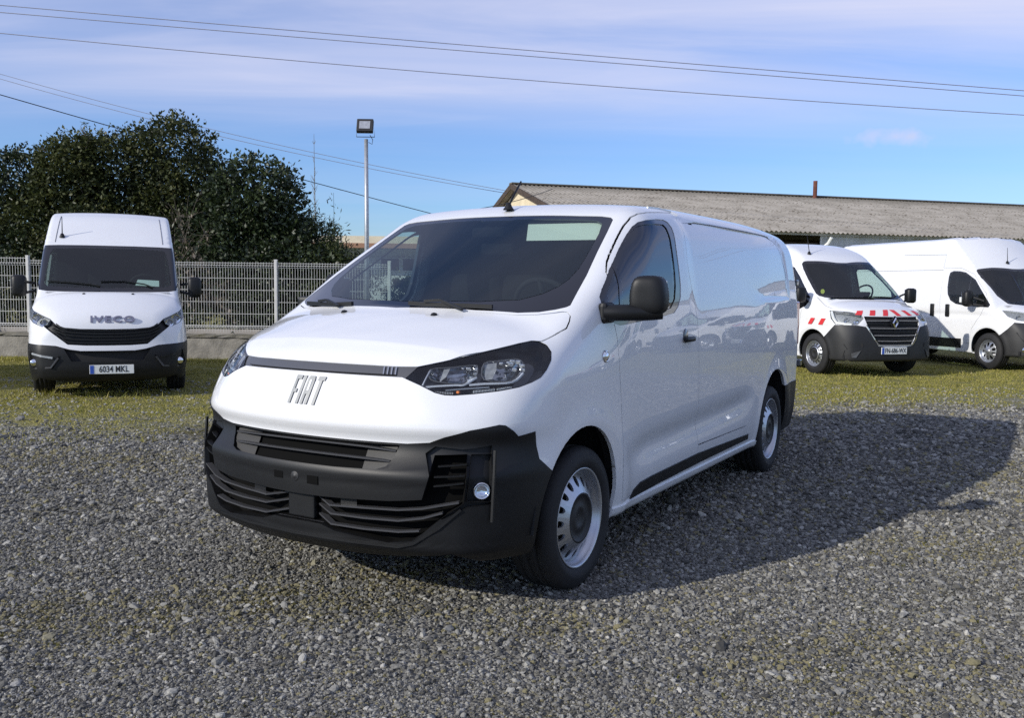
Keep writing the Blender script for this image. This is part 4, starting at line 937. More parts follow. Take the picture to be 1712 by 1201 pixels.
# bumper
low = [(.86, -.08, .757), (.872, 0, .757), (.876, .235, .757), (.841, .431, .757), (.818, .52, .757), (.786, .612, .766), (.763, .668, .792), (.708, .753, .822), (.619, .837, .842), (.596, .853, .838), (.564, .874, .812), (.542, .885, .788), (.458, .916, .801), (.45, .918, .737), (.437, .925, .682), (.36, .944, .622)]
bl = to2('ob', low); bl = np.vstack([bl, [[bl[-1, 0]+.05, .60], [bl[-1, 0]+.25, .45], [bl[-1, 0]+.25, .1], [bl[0, 0], .1]]])
S.cut('bumper', bl, 'ob', lambda c, n: c.x > .18)
ug = [(.86, -.08, .749), (.875, .0, .749), (.876, .235, .749), (.841, .431, .749), (.826, .492, .748), (.846, .478, .698), (.862, .447, .663), (.873, .402, .650), (.90, .2, .645), (.913, .0, .645), (.92, -.08, .645)]
S.cut('upper_grille', to2('ob', ug), 'ob', fr_)
li = [(.91, -.08, .512), (.91, .149, .515), (.861, .461, .526), (.82, .596, .54), (.81, .621, .63), (.786, .639, .716), (.722, .753, .723), (.738, .756, .633), (.743, .748, .53), (.779, .686, .48), (.828, .558, .366), (.856, .457, .35), (.899, .206, .373), (.906, .13, .395), (.91, -.08, .395)]
ins = [(.800, .603, .722), (.782, .640, .752), (.730, .735, .742), (.700, .770, .746), (.648, .822, .758), (.650, .826, .735), (.657, .830, .520), (.733, .762, .514), (.79, .675, .462), (.80, .64, .50)]
S.cut('bumper_inset', to2('ob', ins), 'ob', fr_, ('bumper',))
S.cut('lower_grille', to2('ob', li), 'ob', fr_)
fp_ = [(.712, .766, .722), (.651, .823, .722), (.661, .827, .530), (.738, .758, .538)]
S.cut('fog_pod', to2('ob', fp_), 'ob', fr_)
# wheel arches
def ell(cx, cz, a, b_): return [(cx+a*math.cos(t), cz+b_*math.sin(t)) for t in np.linspace(0, 2*math.pi, 48, endpoint=False)]
# door, windows
door = [(-1.413, 1.851), (-1.233, 1.842), (-1.013, 1.825), (-.906, 1.81), (-.831, 1.787), (-.737, 1.738), (-.571, 1.639), (-.457, 1.57), (-.393, 1.528), (-.336, 1.482), (-.285, 1.398), (-.268, 1.289), (-.273, 1.228), (-.290, 1.169), (-.312, .957), (-.340, .785), (-.360, .602), (-.388, .434), (-.415, .335), (-1.0, .335), (-1.50, .335), (-1.545, .345), (-1.548, .378), (-1.53, .453), (-1.505, .60), (-1.472, .793), (-1.452, 1.068), (-1.447, 1.14), (-1.425, 1.263), (-1.389, 1.373), (-1.36, 1.48), (-1.35, 1.553), (-1.40, 1.75)]
S.cut('gap', door, 'xz', sidef)
S.cut('door', inset(door, .0047), 'xz', sidef, ('gap',))
win = [(-.19, 1.36), (-.233, 1.398), (-.367, 1.494), (-.538, 1.599), (-.677, 1.68), (-.766, 1.73), (-.833, 1.758), (-.914, 1.774), (-1.048, 1.788), (-1.15, 1.792), (-1.195, 1.782), (-1.215, 1.75), (-1.205, 1.68), (-1.198, 1.60), (-1.195, 1.50), (-1.191, 1.42), (-1.174, 1.355), (-1.128, 1.303), (-1.058, 1.269), (-.935, 1.257), (-.537, 1.232), (-.338, 1.221), (-.279, 1.231), (-.226, 1.257), (-.181, 1.312)]
S.cut('win_frame', win, 'xz', sidef)
gls = [(-.437, 1.548), (-.612, 1.635), (-.739, 1.707), (-.797, 1.734), (-.861, 1.748), (-.987, 1.759), (-1.11, 1.763), (-1.133, 1.745), (-1.14, 1.68), (-1.138, 1.60), (-1.132, 1.50), (-1.12, 1.42), (-1.09, 1.345), (-1.02, 1.297), (-.92, 1.283), (-.614, 1.264), (-.40, 1.25), (-.383, 1.349)]
S.cut('side_window', gls, 'xz', sidef, ('win_frame',))
qt = [(-.235, 1.315), (-.26, 1.385), (-.39, 1.485), (-.405, 1.52), (-.355, 1.36), (-.345, 1.262), (-.29, 1.262)]
S.cut('quarter_window', qt, 'xz', sidef, ('win_frame',))
mould = [(-.535, .322), (-.565, .364), (-.645, .392), (-.801, .400), (-1.529, .412), (-2.59, .388), (-2.605, .350), (-1.604, .346), (-.9, .335)]
S.cut('moulding', mould, 'xz', lambda c, n: c.y > .6 and n.y > .1)
S.cut('gap', [(-1.528, .466), (-1.53, .458), (-2.54, .452), (-2.54, .4575)], 'xz', sidef, ('body', 'door'))
grv = [(-1.46, 1.792), (-1.84, 1.811), (-2.54, 1.817), (-3.2, 1.815), (-3.40, 1.803), (-3.53, 1.772), (-3.595, 1.70), (-3.648, 1.571), (-3.648, 1.46), (-3.60, 1.39)]
gq = smooth_poly(grv, 4, False); tg = np.gradient(gq, axis=0); tg /= np.hypot(tg[:, 0], tg[:, 1])[:, None]; gn = np.stack([-tg[:, 1], tg[:, 0]], 1); gw = (.0045*np.minimum(1, np.minimum(np.arange(len(gq)), (len(gq)-1-np.arange(len(gq))))/6+.1))[:, None]
S.cut('groove', np.vstack([gq+gn*gw, (gq-gn*gw)[::-1]]), 'xz', sidef, ('body',))
rb = [(-3.50, .651), (-3.78, .660), (-4.4, .668), (-4.4, .15), (-3.45, .15), (-3.45, .5)]
S.cut('rear_bumper', rb, 'xz', lambda c, n: c.x < -3.4)
sill = [(-.30, .312), (-2.85, .312), (-2.85, .15), (-.30, .15)]
S.cut('sill', sill, 'xz', lambda c, n: c.y > .5, ('body', 'door', 'gap'))
S.cut('arch', ell(.055, .365, .385, .412), 'xz', lambda c, n: c.y > .45 and c.z < .9 and n.y > .02)
S.cut('arch', ell(-3.215, .365, .405, .440), 'xz', lambda c, n: c.y > .45 and c.z < .9 and n.y > .02)
S.cut('arch', [(.42, .37), (-.315, .37), (-.29, .1), (.40, .1)], 'xz', lambda c, n: c.y > .45 and c.z < .5)
S.cut('arch', [(-2.82, .37), (-3.61, .37), (-3.58, .1), (-2.84, .1)], 'xz', lambda c, n: c.y > .45 and c.z < .5)
body = S.part('body', 'body', 'white_paint', VAN, flange=.02)
S.part('bonnet', 'bonnet', 'white_paint', VAN, flange=.015)
S.part('gap', 'panel_gap', 'void_black', VAN, off=-.010, flange=0)
S.part('groove', 'panel_groove_shade', 'groove_shade_grey', VAN, off=-.004, flange=0)  # grey colour stands in for shade along the panel's recessed edge
S.part('sill', 'sill', 'white_paint', VAN, off=.010, flange=.02)
ws = S.part('windscreen', 'windscreen', 'windscreen', VAN, flange=0)
S.part('frit', 'windscreen_surround', 'gloss_black', VAN, off=-.002, flange=.01)
S.part('strip', 'grille_strip', 'trim_grey', VAN, off=-.004, flange=.01)
bump = S.part('bumper', 'front_bumper', 'black_plastic', VAN, off=.003, flange=.03)
for sd_ in ('left', 'right'): tag(S.part('bumper_inset', 'bumper_inset', 'black_plastic', bump, off=-.016, flange=-.02, side=sd_), kind='stuff')
S.part(['upper_grille'], 'upper_grille', 'void_black', VAN, off=-.045, flange=-.045)
S.part(['lower_grille'], 'lower_grille', 'void_black', VAN, off=-.06, flange=-.06)
S.part('rear_bumper', 'rear_bumper', 'black_plastic', VAN, off=.004, flange=.02)
S.part(['body', 'bonnet', 'gap', 'door', 'sill', 'rear_bumper', 'bumper', 'moulding', 'strip', 'upper_grille', 'lower_grille', 'fog_pod', 'lamp'], 'inner_lining', 'cabin_dark', VAN, off=-.085, flange=0)
for sd_, sg in (('left', 1), ('right', -1)):
    lb = {'left': 'left', 'right': 'right'}[sd_]
    dr = S.part('door', 'front_door', 'white_paint', VAN, flange=.02, side=sd_)
    S.part('win_frame', 'window_frame', 'gloss_black', dr, off=-.003, flange=.02, side=sd_)
    S.part('side_window', 'door_window', 'side_glass', dr, off=-.008, flange=0, side=sd_)
    S.part('quarter_window', 'quarter_window', 'side_glass', dr, off=-.006, flange=0, side=sd_)
    S.part('moulding', 'side_moulding', 'black_plastic', VAN, off=.008, flange=.02, side=sd_)
    S.part('fog_pod', 'fog_pod', 'black_plastic', VAN, off=-.028, flange=-.032, side=sd_)
    # ---- headlight: dark bowl, chrome reflectors, light bars, clear cover
    hl = S.part('lamp', 'headlight', 'gloss_black', VAN, off=-.075, flange=-.076, side=sd_)
    S.part('lamp_rim', 'lamp_rim', 'gloss_black', hl, off=-.002, flange=.03, side=sd_)
    S.part('lamp', 'lamp_cover', 'lens_clear', hl, off=-.001, flange=0, side=sd_)
    def P_(x, y, z, d): q = S.out((x, y, z), d); return (q[0], q[1]*sg, q[2])
    def strip_pts(a, c, d, n=8):
        a, c = np.array(a), np.array(c); o_ = []
        for k in range(n):
            p = a+(c-a)*k/(n-1); q = S.onx(p[1], p[2]) if p[1] < .80 else S.ony(p[0], p[2]); o_.append(P_(*q, d))
        return o_
    def surf(p): return S.onx(p[1], p[2]) if p[1] < .80 else S.ony(p[0], p[2])
    def line(pts, d, n=4): return [P_(*surf(p), d) for p in smooth_poly(pts, n, False)]
    CELLS = [[(.696, .543, 1.066), (.645, .613, 1.075), (.582, .688, 1.084), (.578, .703, 1.074), (.610, .714, 1.040), (.658, .687, 1.010), (.713, .596, 1.016), (.723, .556, 1.031)],
             [(.55, .717, 1.092), (.504, .754, 1.102), (.440, .812, 1.110), (.424, .836, 1.098), (.437, .851, 1.077), (.458, .854, 1.057), (.516, .84, 1.022), (.599, .746, 1.026)]]
    for ci, C_ in enumerate(CELLS):
        rings = []
        Pb = smooth_poly(C_, 3); ce = Pb.mean(0)
        for f, d in ((1., -.014), (.86, -.034), (.60, -.050), (.25, -.056)): rings.append([P_(*surf(ce+(p-ce)*f), d) for p in Pb])
        nb_ = len(Pb); V = [p for r_ in rings for p in r_]; F = [(j*nb_+i, j*nb_+(i+1) % nb_, (j+1)*nb_+(i+1) % nb_, (j+1)*nb_+i) for j in range(3) for i in range(nb_)]+[tuple(3*nb_+i for i in range(nb_))]
        rf = MB().add(V, F).build('reflector', 'reflector', hl)
        MB().bar(rings[0]+[rings[0][0], rings[0][1]], .004, .003).build('reflector_rim', 'trim_grey', rf)
        # cut glass blocks towards the outer end and a matt fin at the inner end
        o3 = [(.592, .675, 1.072, 1.), (.585, .700, 1.070, 1.), (.592, .706, 1.052, .8), (.606, .702, 1.035, .9), (.622, .695, 1.026, .7), (.63, .655, 1.073, .6)] if ci == 0 else \
             [(.452, .806, 1.102, 1.1), (.436, .826, 1.098, 1.2), (.434, .838, 1.082, 1.2), (.446, .846, 1.064, 1.1), (.462, .850, 1.048, 1.0), (.470, .826, 1.090, 1.1), (.474, .838, 1.068, 1.0), (.50, .77, 1.094, .9), (.48, .79, 1.098, .8), (.53, .83, 1.035, .7)]
        for (x_, y_, z_, s__) in o3:
            MB().box(P_(*surf((x_, y_, z_)), -.020), (.016*s__, .020*s__, .013*s__), Matrix.Rotation(R((35+random.uniform(-25, 25))*sg), 3, 'Z'), .003).build('lens_block', 'lens_block', rf)
        fin = [(.669, .59, 1.068), (.652, .61, 1.072), (.684, .612, 1.039), (.712, .597, 1.018)] if ci == 0 else [(.55, .719, 1.090), (.507, .754, 1.097), (.536, .770, 1.066), (.576, .771, 1.030), (.599, .748, 1.028)]
        MB().add([P_(*surf(p), -.020) for p in fin], [tuple(range(len(fin)))]).build('reflector_fin', 'fin_grey', rf)
    MB().bar(line([(.747, .555, .995), (.725, .59, 1.0), (.68, .658, 1.005), (.658, .687, 1.007), (.61, .716, 1.036)], -.016), .016, .0065).build('light_bar', 'bar_bright', hl)
    MB().bar(line([(.647, .704, 1.006), (.605, .755, 1.011), (.517, .841, 1.016), (.458, .860, 1.050)], -.016), .018, .0075).build('light_bar', 'bar_bright', hl)
    MB().bar(line([(.713, .631, .983), (.665, .697, .990), (.601, .774, .996)], -.014), .012, .005).build('light_bar', 'steel_rim', hl)
    MB().bar(line([(.700, .545, 1.062), (.735, .543, 1.02), (.750, .541, .998)], -.014), .006, .006, (1, 0, 0)).build('lamp_edge', 'steel_rim', hl)
    for (a, c, n_) in (((.749, .575, .977), (.700, .660, .973), 15), ((.648, .729, .981), (.528, .848, .993), 26)):
        mbx = MB()
        for q in strip_pts(a, c, -.022, n_): mbx.box(q, (.006, .0042, .011))
        mbx.build('indicator_rib', 'steel_rim', hl)
    MB().box(P_(*surf((.687, .677, .978)), -.02), (.012, .014, .011), None, .003).build('indicator_bulb', 'amber', hl)
    # ---- fog lamp
    q = P_(.690, .805, .576, -.02); Rz = Matrix.Rotation(R(40*sg), 3, 'Z')
    fg = MB().lathe([(0, .0), (.018, .002), (.028, .010), (.030, .020), (.034, .020), (.035, -.01)], 24, 'x'); fg.V = [tuple(Rz @ Vector(v)+Vector(q)) for v in fg.V]
    fo = fg.build('fog_light', 'chrome', VAN, smooth=True)
    lz = MB().lathe([(0, .026), (.017, .023), (.030, .016)], 24, 'x'); lz.V = [tuple(Rz @ Vector(v)+Vector(q)) for v in lz.V]; lz.build('fog_lens', 'lens_clear', fo, smooth=True)
    MB().bar([P_(.652, .838, .742, .004), P_(.66, .838, .63, .006), P_(.67, .838, .45, .002)], .010, .012, (1, 0, 0)).build('bumper_fin', 'black_plastic', bump)
    # ---- door mirror
    mir = MB(); mb_tube = lambda pts: mir.tube(smooth_poly(pts, 4, False), .043, 14, True, .92)
    if sg > 0: mb_tube([(-.185, .925*sg, 1.285), (-.215, 1.00*sg, 1.287), (-.285, 1.10*sg, 1.290), (-.318, 1.160*sg, 1.297)])
    else: mb_tube([(-.185, -.925, 1.285), (-.24, -.965, 1.287), (-.36, -.975, 1.290)])
    mir.build('mirror_arm', 'black_plastic', VAN, auto=50)
    V = []; nu, nv = 14, 24
    mirror = MB().box((0, 0, 0), (.115, .172, .165), None, .05)
    bm = bmesh.new(); bmesh.ops.create_cube(bm, size=2); bmesh.ops.subdivide_edges(bm, edges=bm.edges[:], cuts=9, use_grid_fill=True)
    for v in bm.verts:
        c = v.co; n_ = (abs(c.x)**4+abs(c.y)**4+abs(c.z)**4)**.25; c = c/n_
        tp = 1-.16*max(0, c.z); v.co = Vector((-.29+c.x*.058*(1 if c.x > 0 else .8)-.03*(c.y*sg if sg > 0 else -c.y)*0-.02*c.y, sg*1.108+c.y*.083*tp, 1.372+c.z*.092))
    me = bpy.data.meshes.new('side_mirror'); bm.to_mesh(me); bm.free(); me.polygons.foreach_set('use_smooth', [True]*len(me.polygons))
    mo = link('side_mirror', me, 'black_plastic', VAN)
    if sg < 0: mo.matrix_local = Matrix.Translation((-.215, -.955, 0)) @ Matrix.Rotation(R(-78), 4, 'Z') @ Matrix.Translation((.215, .955, 0))   # folded back against the door
    MB().box((-.345, sg*1.108, 1.375), (.012, .13, .135), None, .005).build('mirror_glass', 'chrome', mo)
    MB().box((-.21, sg*.925, 1.285), (.12, .05, .10), None, .02).build('mirror_foot', 'black_plastic', mo)
    # ---- door handle, indicator, hinges, tail lamp
    q = S.ony(-1.235, 1.122); hy = q[1]
    MB().lathe([(0, .0012), (.040, .0012), (.044, -.004)], 28, 'y', (-1.225, (hy)*sg, 1.135) if sg > 0 else (-1.225, -hy, 1.135)).build('handle_bowl', 'trim_grey', dr, smooth=True)
    hd_ = MB().box((-1.245, (hy+.020)*sg, 1.116), (.15, .026, .030), None, .012).build('door_handle', 'black_plastic', dr, smooth=True)
    q = S.ony(-.162, 1.08)
    fm_ = MB().lathe([(0, .012), (.016, .011), (.022, .006)], 20, 'y', (-.162, q[1], 1.08)).lathe([(.021, .004), (.023, .009), (.028, .006), (.030, 0)], 20, 'y', (-.162, q[1], 1.08))
    if sg < 0: fm_.V = [(x, -y, z) for x, y, z in fm_.V]
    fm_.build('side_indicator', 'chrome', VAN, smooth=True)
    for z in (.80, 1.463): MB().box((-4.00-(.04 if z < 1 else 0), sg*(.925 if z < 1 else .885), z), (.075, .05, .05), None, .008).build('rear_hinge', 'trim_grey', VAN)
    MB().box((-4.00, sg*.905, 1.13), (.11, .03, .36), None, .012).build('tail_light', 'red_lens', VAN)
    # wheels and wells
    for x in (0, -3.275):
        wheel_parts(VAN, (x, sg*.8070, .3345), sg)
        mb_ = MB(); n = 24; V = []; F = []
        for k in range(n+1):
            t = math.pi*(.0+1.0*k/n); cx = x+(.05 if x > -1 else .06); V += [(cx+.425*math.cos(t), sg*.925, .36+.455*math.sin(t)), (cx+.425*math.cos(t), sg*.50, .36+.455*math.sin(t))]
        F = [(2*k, 2*k+1, 2*k+3, 2*k+2) for k in range(n)]; c0 = len(V); V.append((x+.05, sg*.5, .36)); F += [(2*k+1, c0, 2*k+3) for k in range(n)]
        mb_.add(V, F).build('wheel_well', 'gap_dark', VAN)
    # washer nozzle, wiper
    q = S.onz(.285, sg*.272); MB().lathe([(0, .014), (.012, .011), (.018, 0)], 12, 'z', (q[0], sg*.272, q[2]-.002)).build('washer_nozzle', 'black_plastic', VAN, smooth=True)
def on_ws(x, y, d): q = S.out(S.onz(x, abs(y)), d); return (q[0], math.copysign(q[1], y), q[2])
for pts in ([(.075, -.70), (.13, -.56), (.17, -.42), (.185, -.30)], [(.19, .06), (.195, .16), (.17, .33), (.135, .50)]):
    w_ = MB().bar([on_ws(x, y, .012) for x, y in pts], .016, .020).build('wiper', 'black_plastic', VAN)
    a_, b_ = pts[1], pts[2]; MB().bar([on_ws(*a_, .030), on_ws((a_[0]+b_[0])/2, (a_[1]+b_[1])/2, .036), on_ws(b_[0]+.04, b_[1]+.05, .016)], .018, .012).build('wiper_arm', 'black_plastic', w_)
# grille slats
ugp = [(-.46, .727), (-.3, .733), (0, .738), (.3, .736), (.46, .727)]; ugq = [(-.44, .688), (-.3, .692), (0, .695), (.3, .693), (.445, .688)]
UG = [o for o in VAN.children if o.name.startswith('upper_grille')][0]; LG = [o for o in VAN.children if o.name.startswith('lower_grille')][0]
def fpt(y, z, d): q = S.out(S.onx(abs(y), z), d); return (q[0], math.copysign(q[1], y), q[2])
for L_ in (ugp, ugq): MB().bar([fpt(y, z, -.010) for y, z in smooth_poly(L_, 4, False)], .020, .0065).build('slat', 'slat_plastic', UG)
for s_ in (1, -1):
    MB().bar([fpt(s_*.39, .742, -.03), fpt(s_*.39, .65, -.03)], .003, .15, (0, 1, 0)).build('blanking_panel', 'black_plastic', UG)
    for L_ in ([(.152, .497), (.185, .480), (.35, .486), (.50, .490), (.60, .502), (.735, .532)], [(.152, .465), (.19, .444), (.35, .443), (.50, .445), (.60, .462), (.675, .487)], [(.15, .423), (.19, .400), (.35, .397), (.50, .399), (.585, .409)]):
        MB().bar([(.845, s_*.084, L_[0][1])]+[fpt(s_*y, z, -.012) for y, z in L_[1:]], .028, .007).build('slat', 'slat_plastic', LG)
    for (z0, z1) in ((.680, .690), (.638, .648), (.594, .609)):
        MB().bar([fpt(s_*.642, z0, -.016), fpt(s_*.70, (z0+z1)/2, -.016), fpt(s_*.752, z1, -.016)], .022, .0055).build('slat', 'black_plastic', LG)
    MB().bar([fpt(s_*.22, .505, -.03), fpt(s_*.30, .505, -.03)], .004, .04).build('blanking_panel', 'black_plastic', LG)
# plate sockets, tow eye cover, radar panel
for (y, z, w_, h_) in ((-.095, .584, .05, .030), (.099, .580, .06, .036)):
    q = fpt(y, z, .003); MB().box((q[0]-.008, y, z), (.022, w_, h_)).build('plate_socket', 'void_black', bump)
q = fpt(0, .585, .004); MB().lathe([(0, .004), (.008, .004), (.010, .001), (.018, .003), (.022, 0)], 18, 'x', (q[0], .0, .586)).build('tow_eye_cap', 'grey_plastic', bump, smooth=True)
MB().box((.868, 0, .455), (.03, .150, .112), None, .008).build('radar_panel', 'black_plastic', bump)
MB().bar([(.862, y, .392) for y in np.linspace(-.13, .13, 5)], .05, .008).build('lip_bead', 'slat_plastic', bump)
MB().bar([fpt(y, z, .004) for y, z in [(-.54, .340), (-.3, .338), (0, .338), (.3, .338), (.50, .338), (.56, .355), (.66, .425), (.74, .505)]], .014, .010).build('lip_bead', 'black_plastic', bump)
# strip lines
for k in range(4):
    y = .352+.018*k; MB().bar([fpt(y, 1.062, .001), fpt(y+.012, 1.032, .001)], .005, .006, (0, 0, 1)).build('strip_rib', 'steel_rim', [o for o in VAN.children if o.name.startswith('grille_strip')][0])
MB().bar([fpt(y, 1.0325, .0005) for y in np.linspace(-.42, .42, 15)], .006, .003).build('strip_line', 'gloss_black', [o for o in VAN.children if o.name.startswith('grille_strip')][0])
# badge letters F I A T, leaning forward
bd = empty('badge', (0, 0, 0)); bd.parent = VAN
LT = {'F': [(0, 0), (.0145, 0), (.0145, .046), (.029, .046), (.029, .062), (.0145, .062), (.0145, .102), (.034, .102), (.034, .118), (0, .118)],
      'I': [(0, 0), (.0145, 0), (.0145, .118), (0, .118)],
      'A': [(0, 0), (.0140, 0), (.0140, .042), (.0255, .042), (.0255, 0), (.0395, 0), (.0395, .104), (.034, .118), (.006, .118), (0, .108)],
      'T': [(.0105, 0), (.0255, 0), (.0255, .102), (.037, .102), (.037, .118), (0, .118), (0, .102), (.0105, .102)]}
def let(poly, y0, name='letter'):
    def fn(u, v, w):
        z = .890+v; y = y0+u+v*.17; q = fpt(y if abs(y) > 1e-4 else 1e-4, z, w); return q
    mbx = MB(); n = len(poly); mbx.prism(poly, -.004, .0055, fn); o = mbx.build(name, ['badge_metal', 'letter_side'], bd)
    bmx = bmesh.new(); bmx.from_mesh(o.data)
    for f in bmx.faces: f.material_index = 0 if len(f.verts) > 4 or f.normal.x > .5 else 1
    bmx.to_mesh(o.data); bmx.free(); return o
let(LT['F'], -.0865); let(LT['I'], -.0430); o = let(LT['A'], -.0160); let(LT['T'], .0400)
# A's counter
bm = None
cnt = MB().prism([(.0145, .056), (.025, .056), (.025, .098), (.0225, .103), (.017, .103), (.0145, .099)], .004, .0062, lambda u, v, w: fpt((-.0160+u+v*.17) if abs(-.0160+u+v*.17) > 1e-4 else 1e-4, .890+v, w)).build('letter_counter', 'white_paint', o)
# aerial
MB().lathe([(0, .045), (.012, .04), (.020, .02), (.034, 0)], 14, 'z', (-.835, 0, 1.848)).tube([(-.835, 0, 1.875), (-.90, 0, 1.945), (-.975, 0, 2.025)], [.009, .007, .0055], 8).build('aerial', 'black_plastic', VAN, smooth=True)
# roof joint caps behind the doors
for sg in (1, -1):
    q = S.ony(-1.44, 1.845); MB().bar([(x, sg*(S.on(1, (x, 0, z), 1.3)[1]+.004), z) for x, z in ((-1.20, 1.868), (-1.34, 1.872), (-1.43, 1.858), (-1.46, 1.838))], .010, .010).build('roof_moulding', 'white_paint', VAN)
# ---- cab interior
MB().box((-1.62, 0, 1.05), (.05, 1.64, 1.50)).build('bulkhead', 'cabin_grey', VAN)
MB().box((-1.85, 0, .31), (4.1, 1.70, .05)).box((.15, 0, .42), (1.0, 1.0, .3)).build('floor_pan', 'gap_dark', VAN)
MB().add([(.10, -.62, 1.225), (.10, .62, 1.225), (-.12, .78, 1.245), (-.12, -.78, 1.245), (-.42, -.80, 1.20), (-.42, .80, 1.20), (-.50, .80, .80), (-.50, -.80, .80)], [(0, 1, 2, 3), (3, 2, 5, 4), (4, 5, 6, 7)]).build('dashboard', 'cabin_dark', VAN)
MB().box((-.30, .38, 1.245), (.22, .36, .09), Matrix.Rotation(R(-12), 3, 'Y'), .03).build('instrument_hood', 'cabin_dark', VAN)
MB().box((-.12, -.25, 1.262), (.16, .62, .02), None, .006).build('dash_tray', 'cabin_grey', VAN)
sw = MB(); Rs = Matrix.Rotation(R(-62), 3, 'Y'); c_ = Vector((-.62, .38, 1.275))
sw.tube([c_+Rs @ Vector((.19*math.cos(t), .19*math.sin(t), 0)) for t in np.linspace(0, 2*math.pi, 33)], .015, 8, cap=False)
for t in (0.3, math.pi-.3, -math.pi/2): sw.tube([c_, c_+Rs @ Vector((.19*math.cos(t+math.pi/2), .19*math.sin(t+math.pi/2), 0))], .016, 6)
sw.box(c_, (.12, .13, .05), Rs, .02); sw.build('steering_wheel', 'cabin_grey', VAN, smooth=True)
for y in (.40, -.12, -.52):
    w_ = .50 if y > 0 else .40
    se = MB().box((-1.00, y, .80), (.52, w_, .16), None, .05).build('seat', 'cabin_dark', VAN, smooth=True)
    MB().box((-1.28, y, 1.16), (.16, w_*.96, .66), Matrix.Rotation(R(-12), 3, 'Y'), .06).build('seat_back', 'cabin_dark', se, smooth=True)
    MB().box((-1.36, y, 1.60), (.10, .26, .19), Matrix.Rotation(R(-10), 3, 'Y'), .04).build('headrest', 'cabin_dark', se, smooth=True)
v0 = [on_ws(x, y, -.020) for x, y in ((-.700, .205), (-.755, .635), (-.585, .685), (-.515, .30))]
MB().add(v0, [(0, 1, 2, 3)]).build('sun_visor', 'visor', VAN)
v1 = [on_ws(x, y, -.019) for x, y in ((-.725, .195), (-.782, .628), (-.757, .634), (-.702, .203))]
MB().add(v1, [(0, 1, 2, 3)]).build('visor_edge', 'cabin_grey', VAN)
q = on_ws(-.66, -.02, -.05); MB().box(q, (.10, .22, .06), None, .02).build('camera_housing', 'cabin_dark', VAN)
MB().box((q[0]-.04, .0, q[2]-.09), (.03, .22, .07), None, .02).build('rear_view_mirror', 'cabin_dark', VAN)
# ------------------------------------------------------------------ the other white vans
def cab(root, xd, zd, hw, xs, zs):
    MB().box((xs-.55, 0, zs-.25), (.06, hw*1.9, 1.5)).build('bulkhead', 'cabin_dark', root)
    MB().add([(xd+.10, -hw, zd), (xd+.10, hw, zd), (xd-.45, hw, zd-.02), (xd-.45, -hw, zd-.02), (xd-.5, hw, zd-.5), (xd-.5, -hw, zd-.5)], [(0, 1, 2, 3), (3, 2, 4, 5)]).build('dashboard', 'cabin_dark', root)
    for y in (.42, -.10, -.50):
        se = MB().box((xs-.32, y, zd+.06), (.15, .42, .66), Matrix.Rotation(R(-10), 3, 'Y'), .05).build('seat', 'cabin_dark', root, smooth=True)
        MB().box((xs-.38, y, zd+.50), (.09, .24, .17), None, .04).build('headrest', 'cabin_dark', se, smooth=True)
    sw = MB(); Rs = Matrix.Rotation(R(-60), 3, 'Y'); c_ = Vector((xd-.52, .42, zd+.06))
    sw.tube([c_+Rs @ Vector((.2*math.cos(t), .2*math.sin(t), 0)) for t in np.linspace(0, 2*math.pi, 25)], .016, 6, cap=False); sw.box(c_, (.12, .30, .04), Rs, .015)
    sw.build('steering_wheel', 'cabin_grey', root, smooth=True)
def underside(root, x0, x1, hw, z=.34): MB().box(((x0+x1)/2, 0, z), (x1-x0, 2*hw, .06)).build('floor_pan', 'gap_dark', root)
def wells(root, x, hw, a, b_):
    for sg in (1, -1):
        V = []; n = 20
        for k in range(n+1):
            t = math.pi*k/n; V += [(x+a*math.cos(t), sg*hw, .36+b_*math.sin(t)), (x+a*math.cos(t), sg*.45, .36+b_*math.sin(t))]
        V.append((x, sg*.45, .36)); c0 = len(V)-1
        MB().add(V, [(2*k, 2*k+1, 2*k+3, 2*k+2) for k in range(n)]+[(2*k+1, c0, 2*k+3) for k in range(n)]).build('wheel_well', 'gap_dark', root)
def mirror(root, c, d, foot, sg):
    mo = MB().box((c[0], c[1]*sg, c[2]), d, None, min(d)*.35).build('side_mirror', 'black_plastic', root, smooth=True)
    for dz_ in (-.045, .045): MB().bar([(foot[0], foot[1]*sg, foot[2]+dz_), (c[0], (c[1]-d[1]*.3)*sg, c[2]+dz_*1.6-.02)], .035, .03).build('mirror_arm', 'black_plastic', mo)
    MB().box((c[0]-d[0]/2-.002, c[1]*sg, c[2]), (.008, d[1]*.8, d[2]*.8)).build('mirror_glass', 'chrome', mo); return mo
def plate(root, c, rot, w, h, txt, euro=True, label=None):
    pl = MB().box((0, 0, 0), (.012, w, h), None, .003).build('number_plate', 'plate_white', root); pl.location = c; pl.rotation_euler = rot
    bx = .09*w if euro else 0
    MB().box((.0068, -w/2+.045*w+.004, 0), (.004, .085*w, h*.92)).build('plate_band', 'plate_blue', pl)
    text('plate_text', txt, h*.98, 'ink', pl, (.0075, .045*w, 0), (R(90), 0, R(90)), .001, .0012, sx=.74); return pl
def lid(name, V, F, m, p): return MB().add(V, F).build(name, m, p)
def aerial(root, q, h=.30, lean=-.12):
    MB().lathe([(0, .06), (.018, .05), (.030, .02), (.038, 0)], 12, 'z', q).tube([(q[0], q[1], q[2]+.05), (q[0]+lean, q[1], q[2]+h)], [.007, .004], 6).build('aerial', 'black_plastic', root, smooth=True)
def wiper(Sx, root, pts):
    def w(x, y, d): q = Sx.out(Sx.onz(x, abs(y)), d); return (q[0], math.copysign(q[1], y), q[2])
    MB().bar([w(x, y, .012) for x, y in pts], .016, .016).build('wiper', 'black_plastic', root)
FRZ = lambda c, n: c.x > -.2 and n.x > -.3
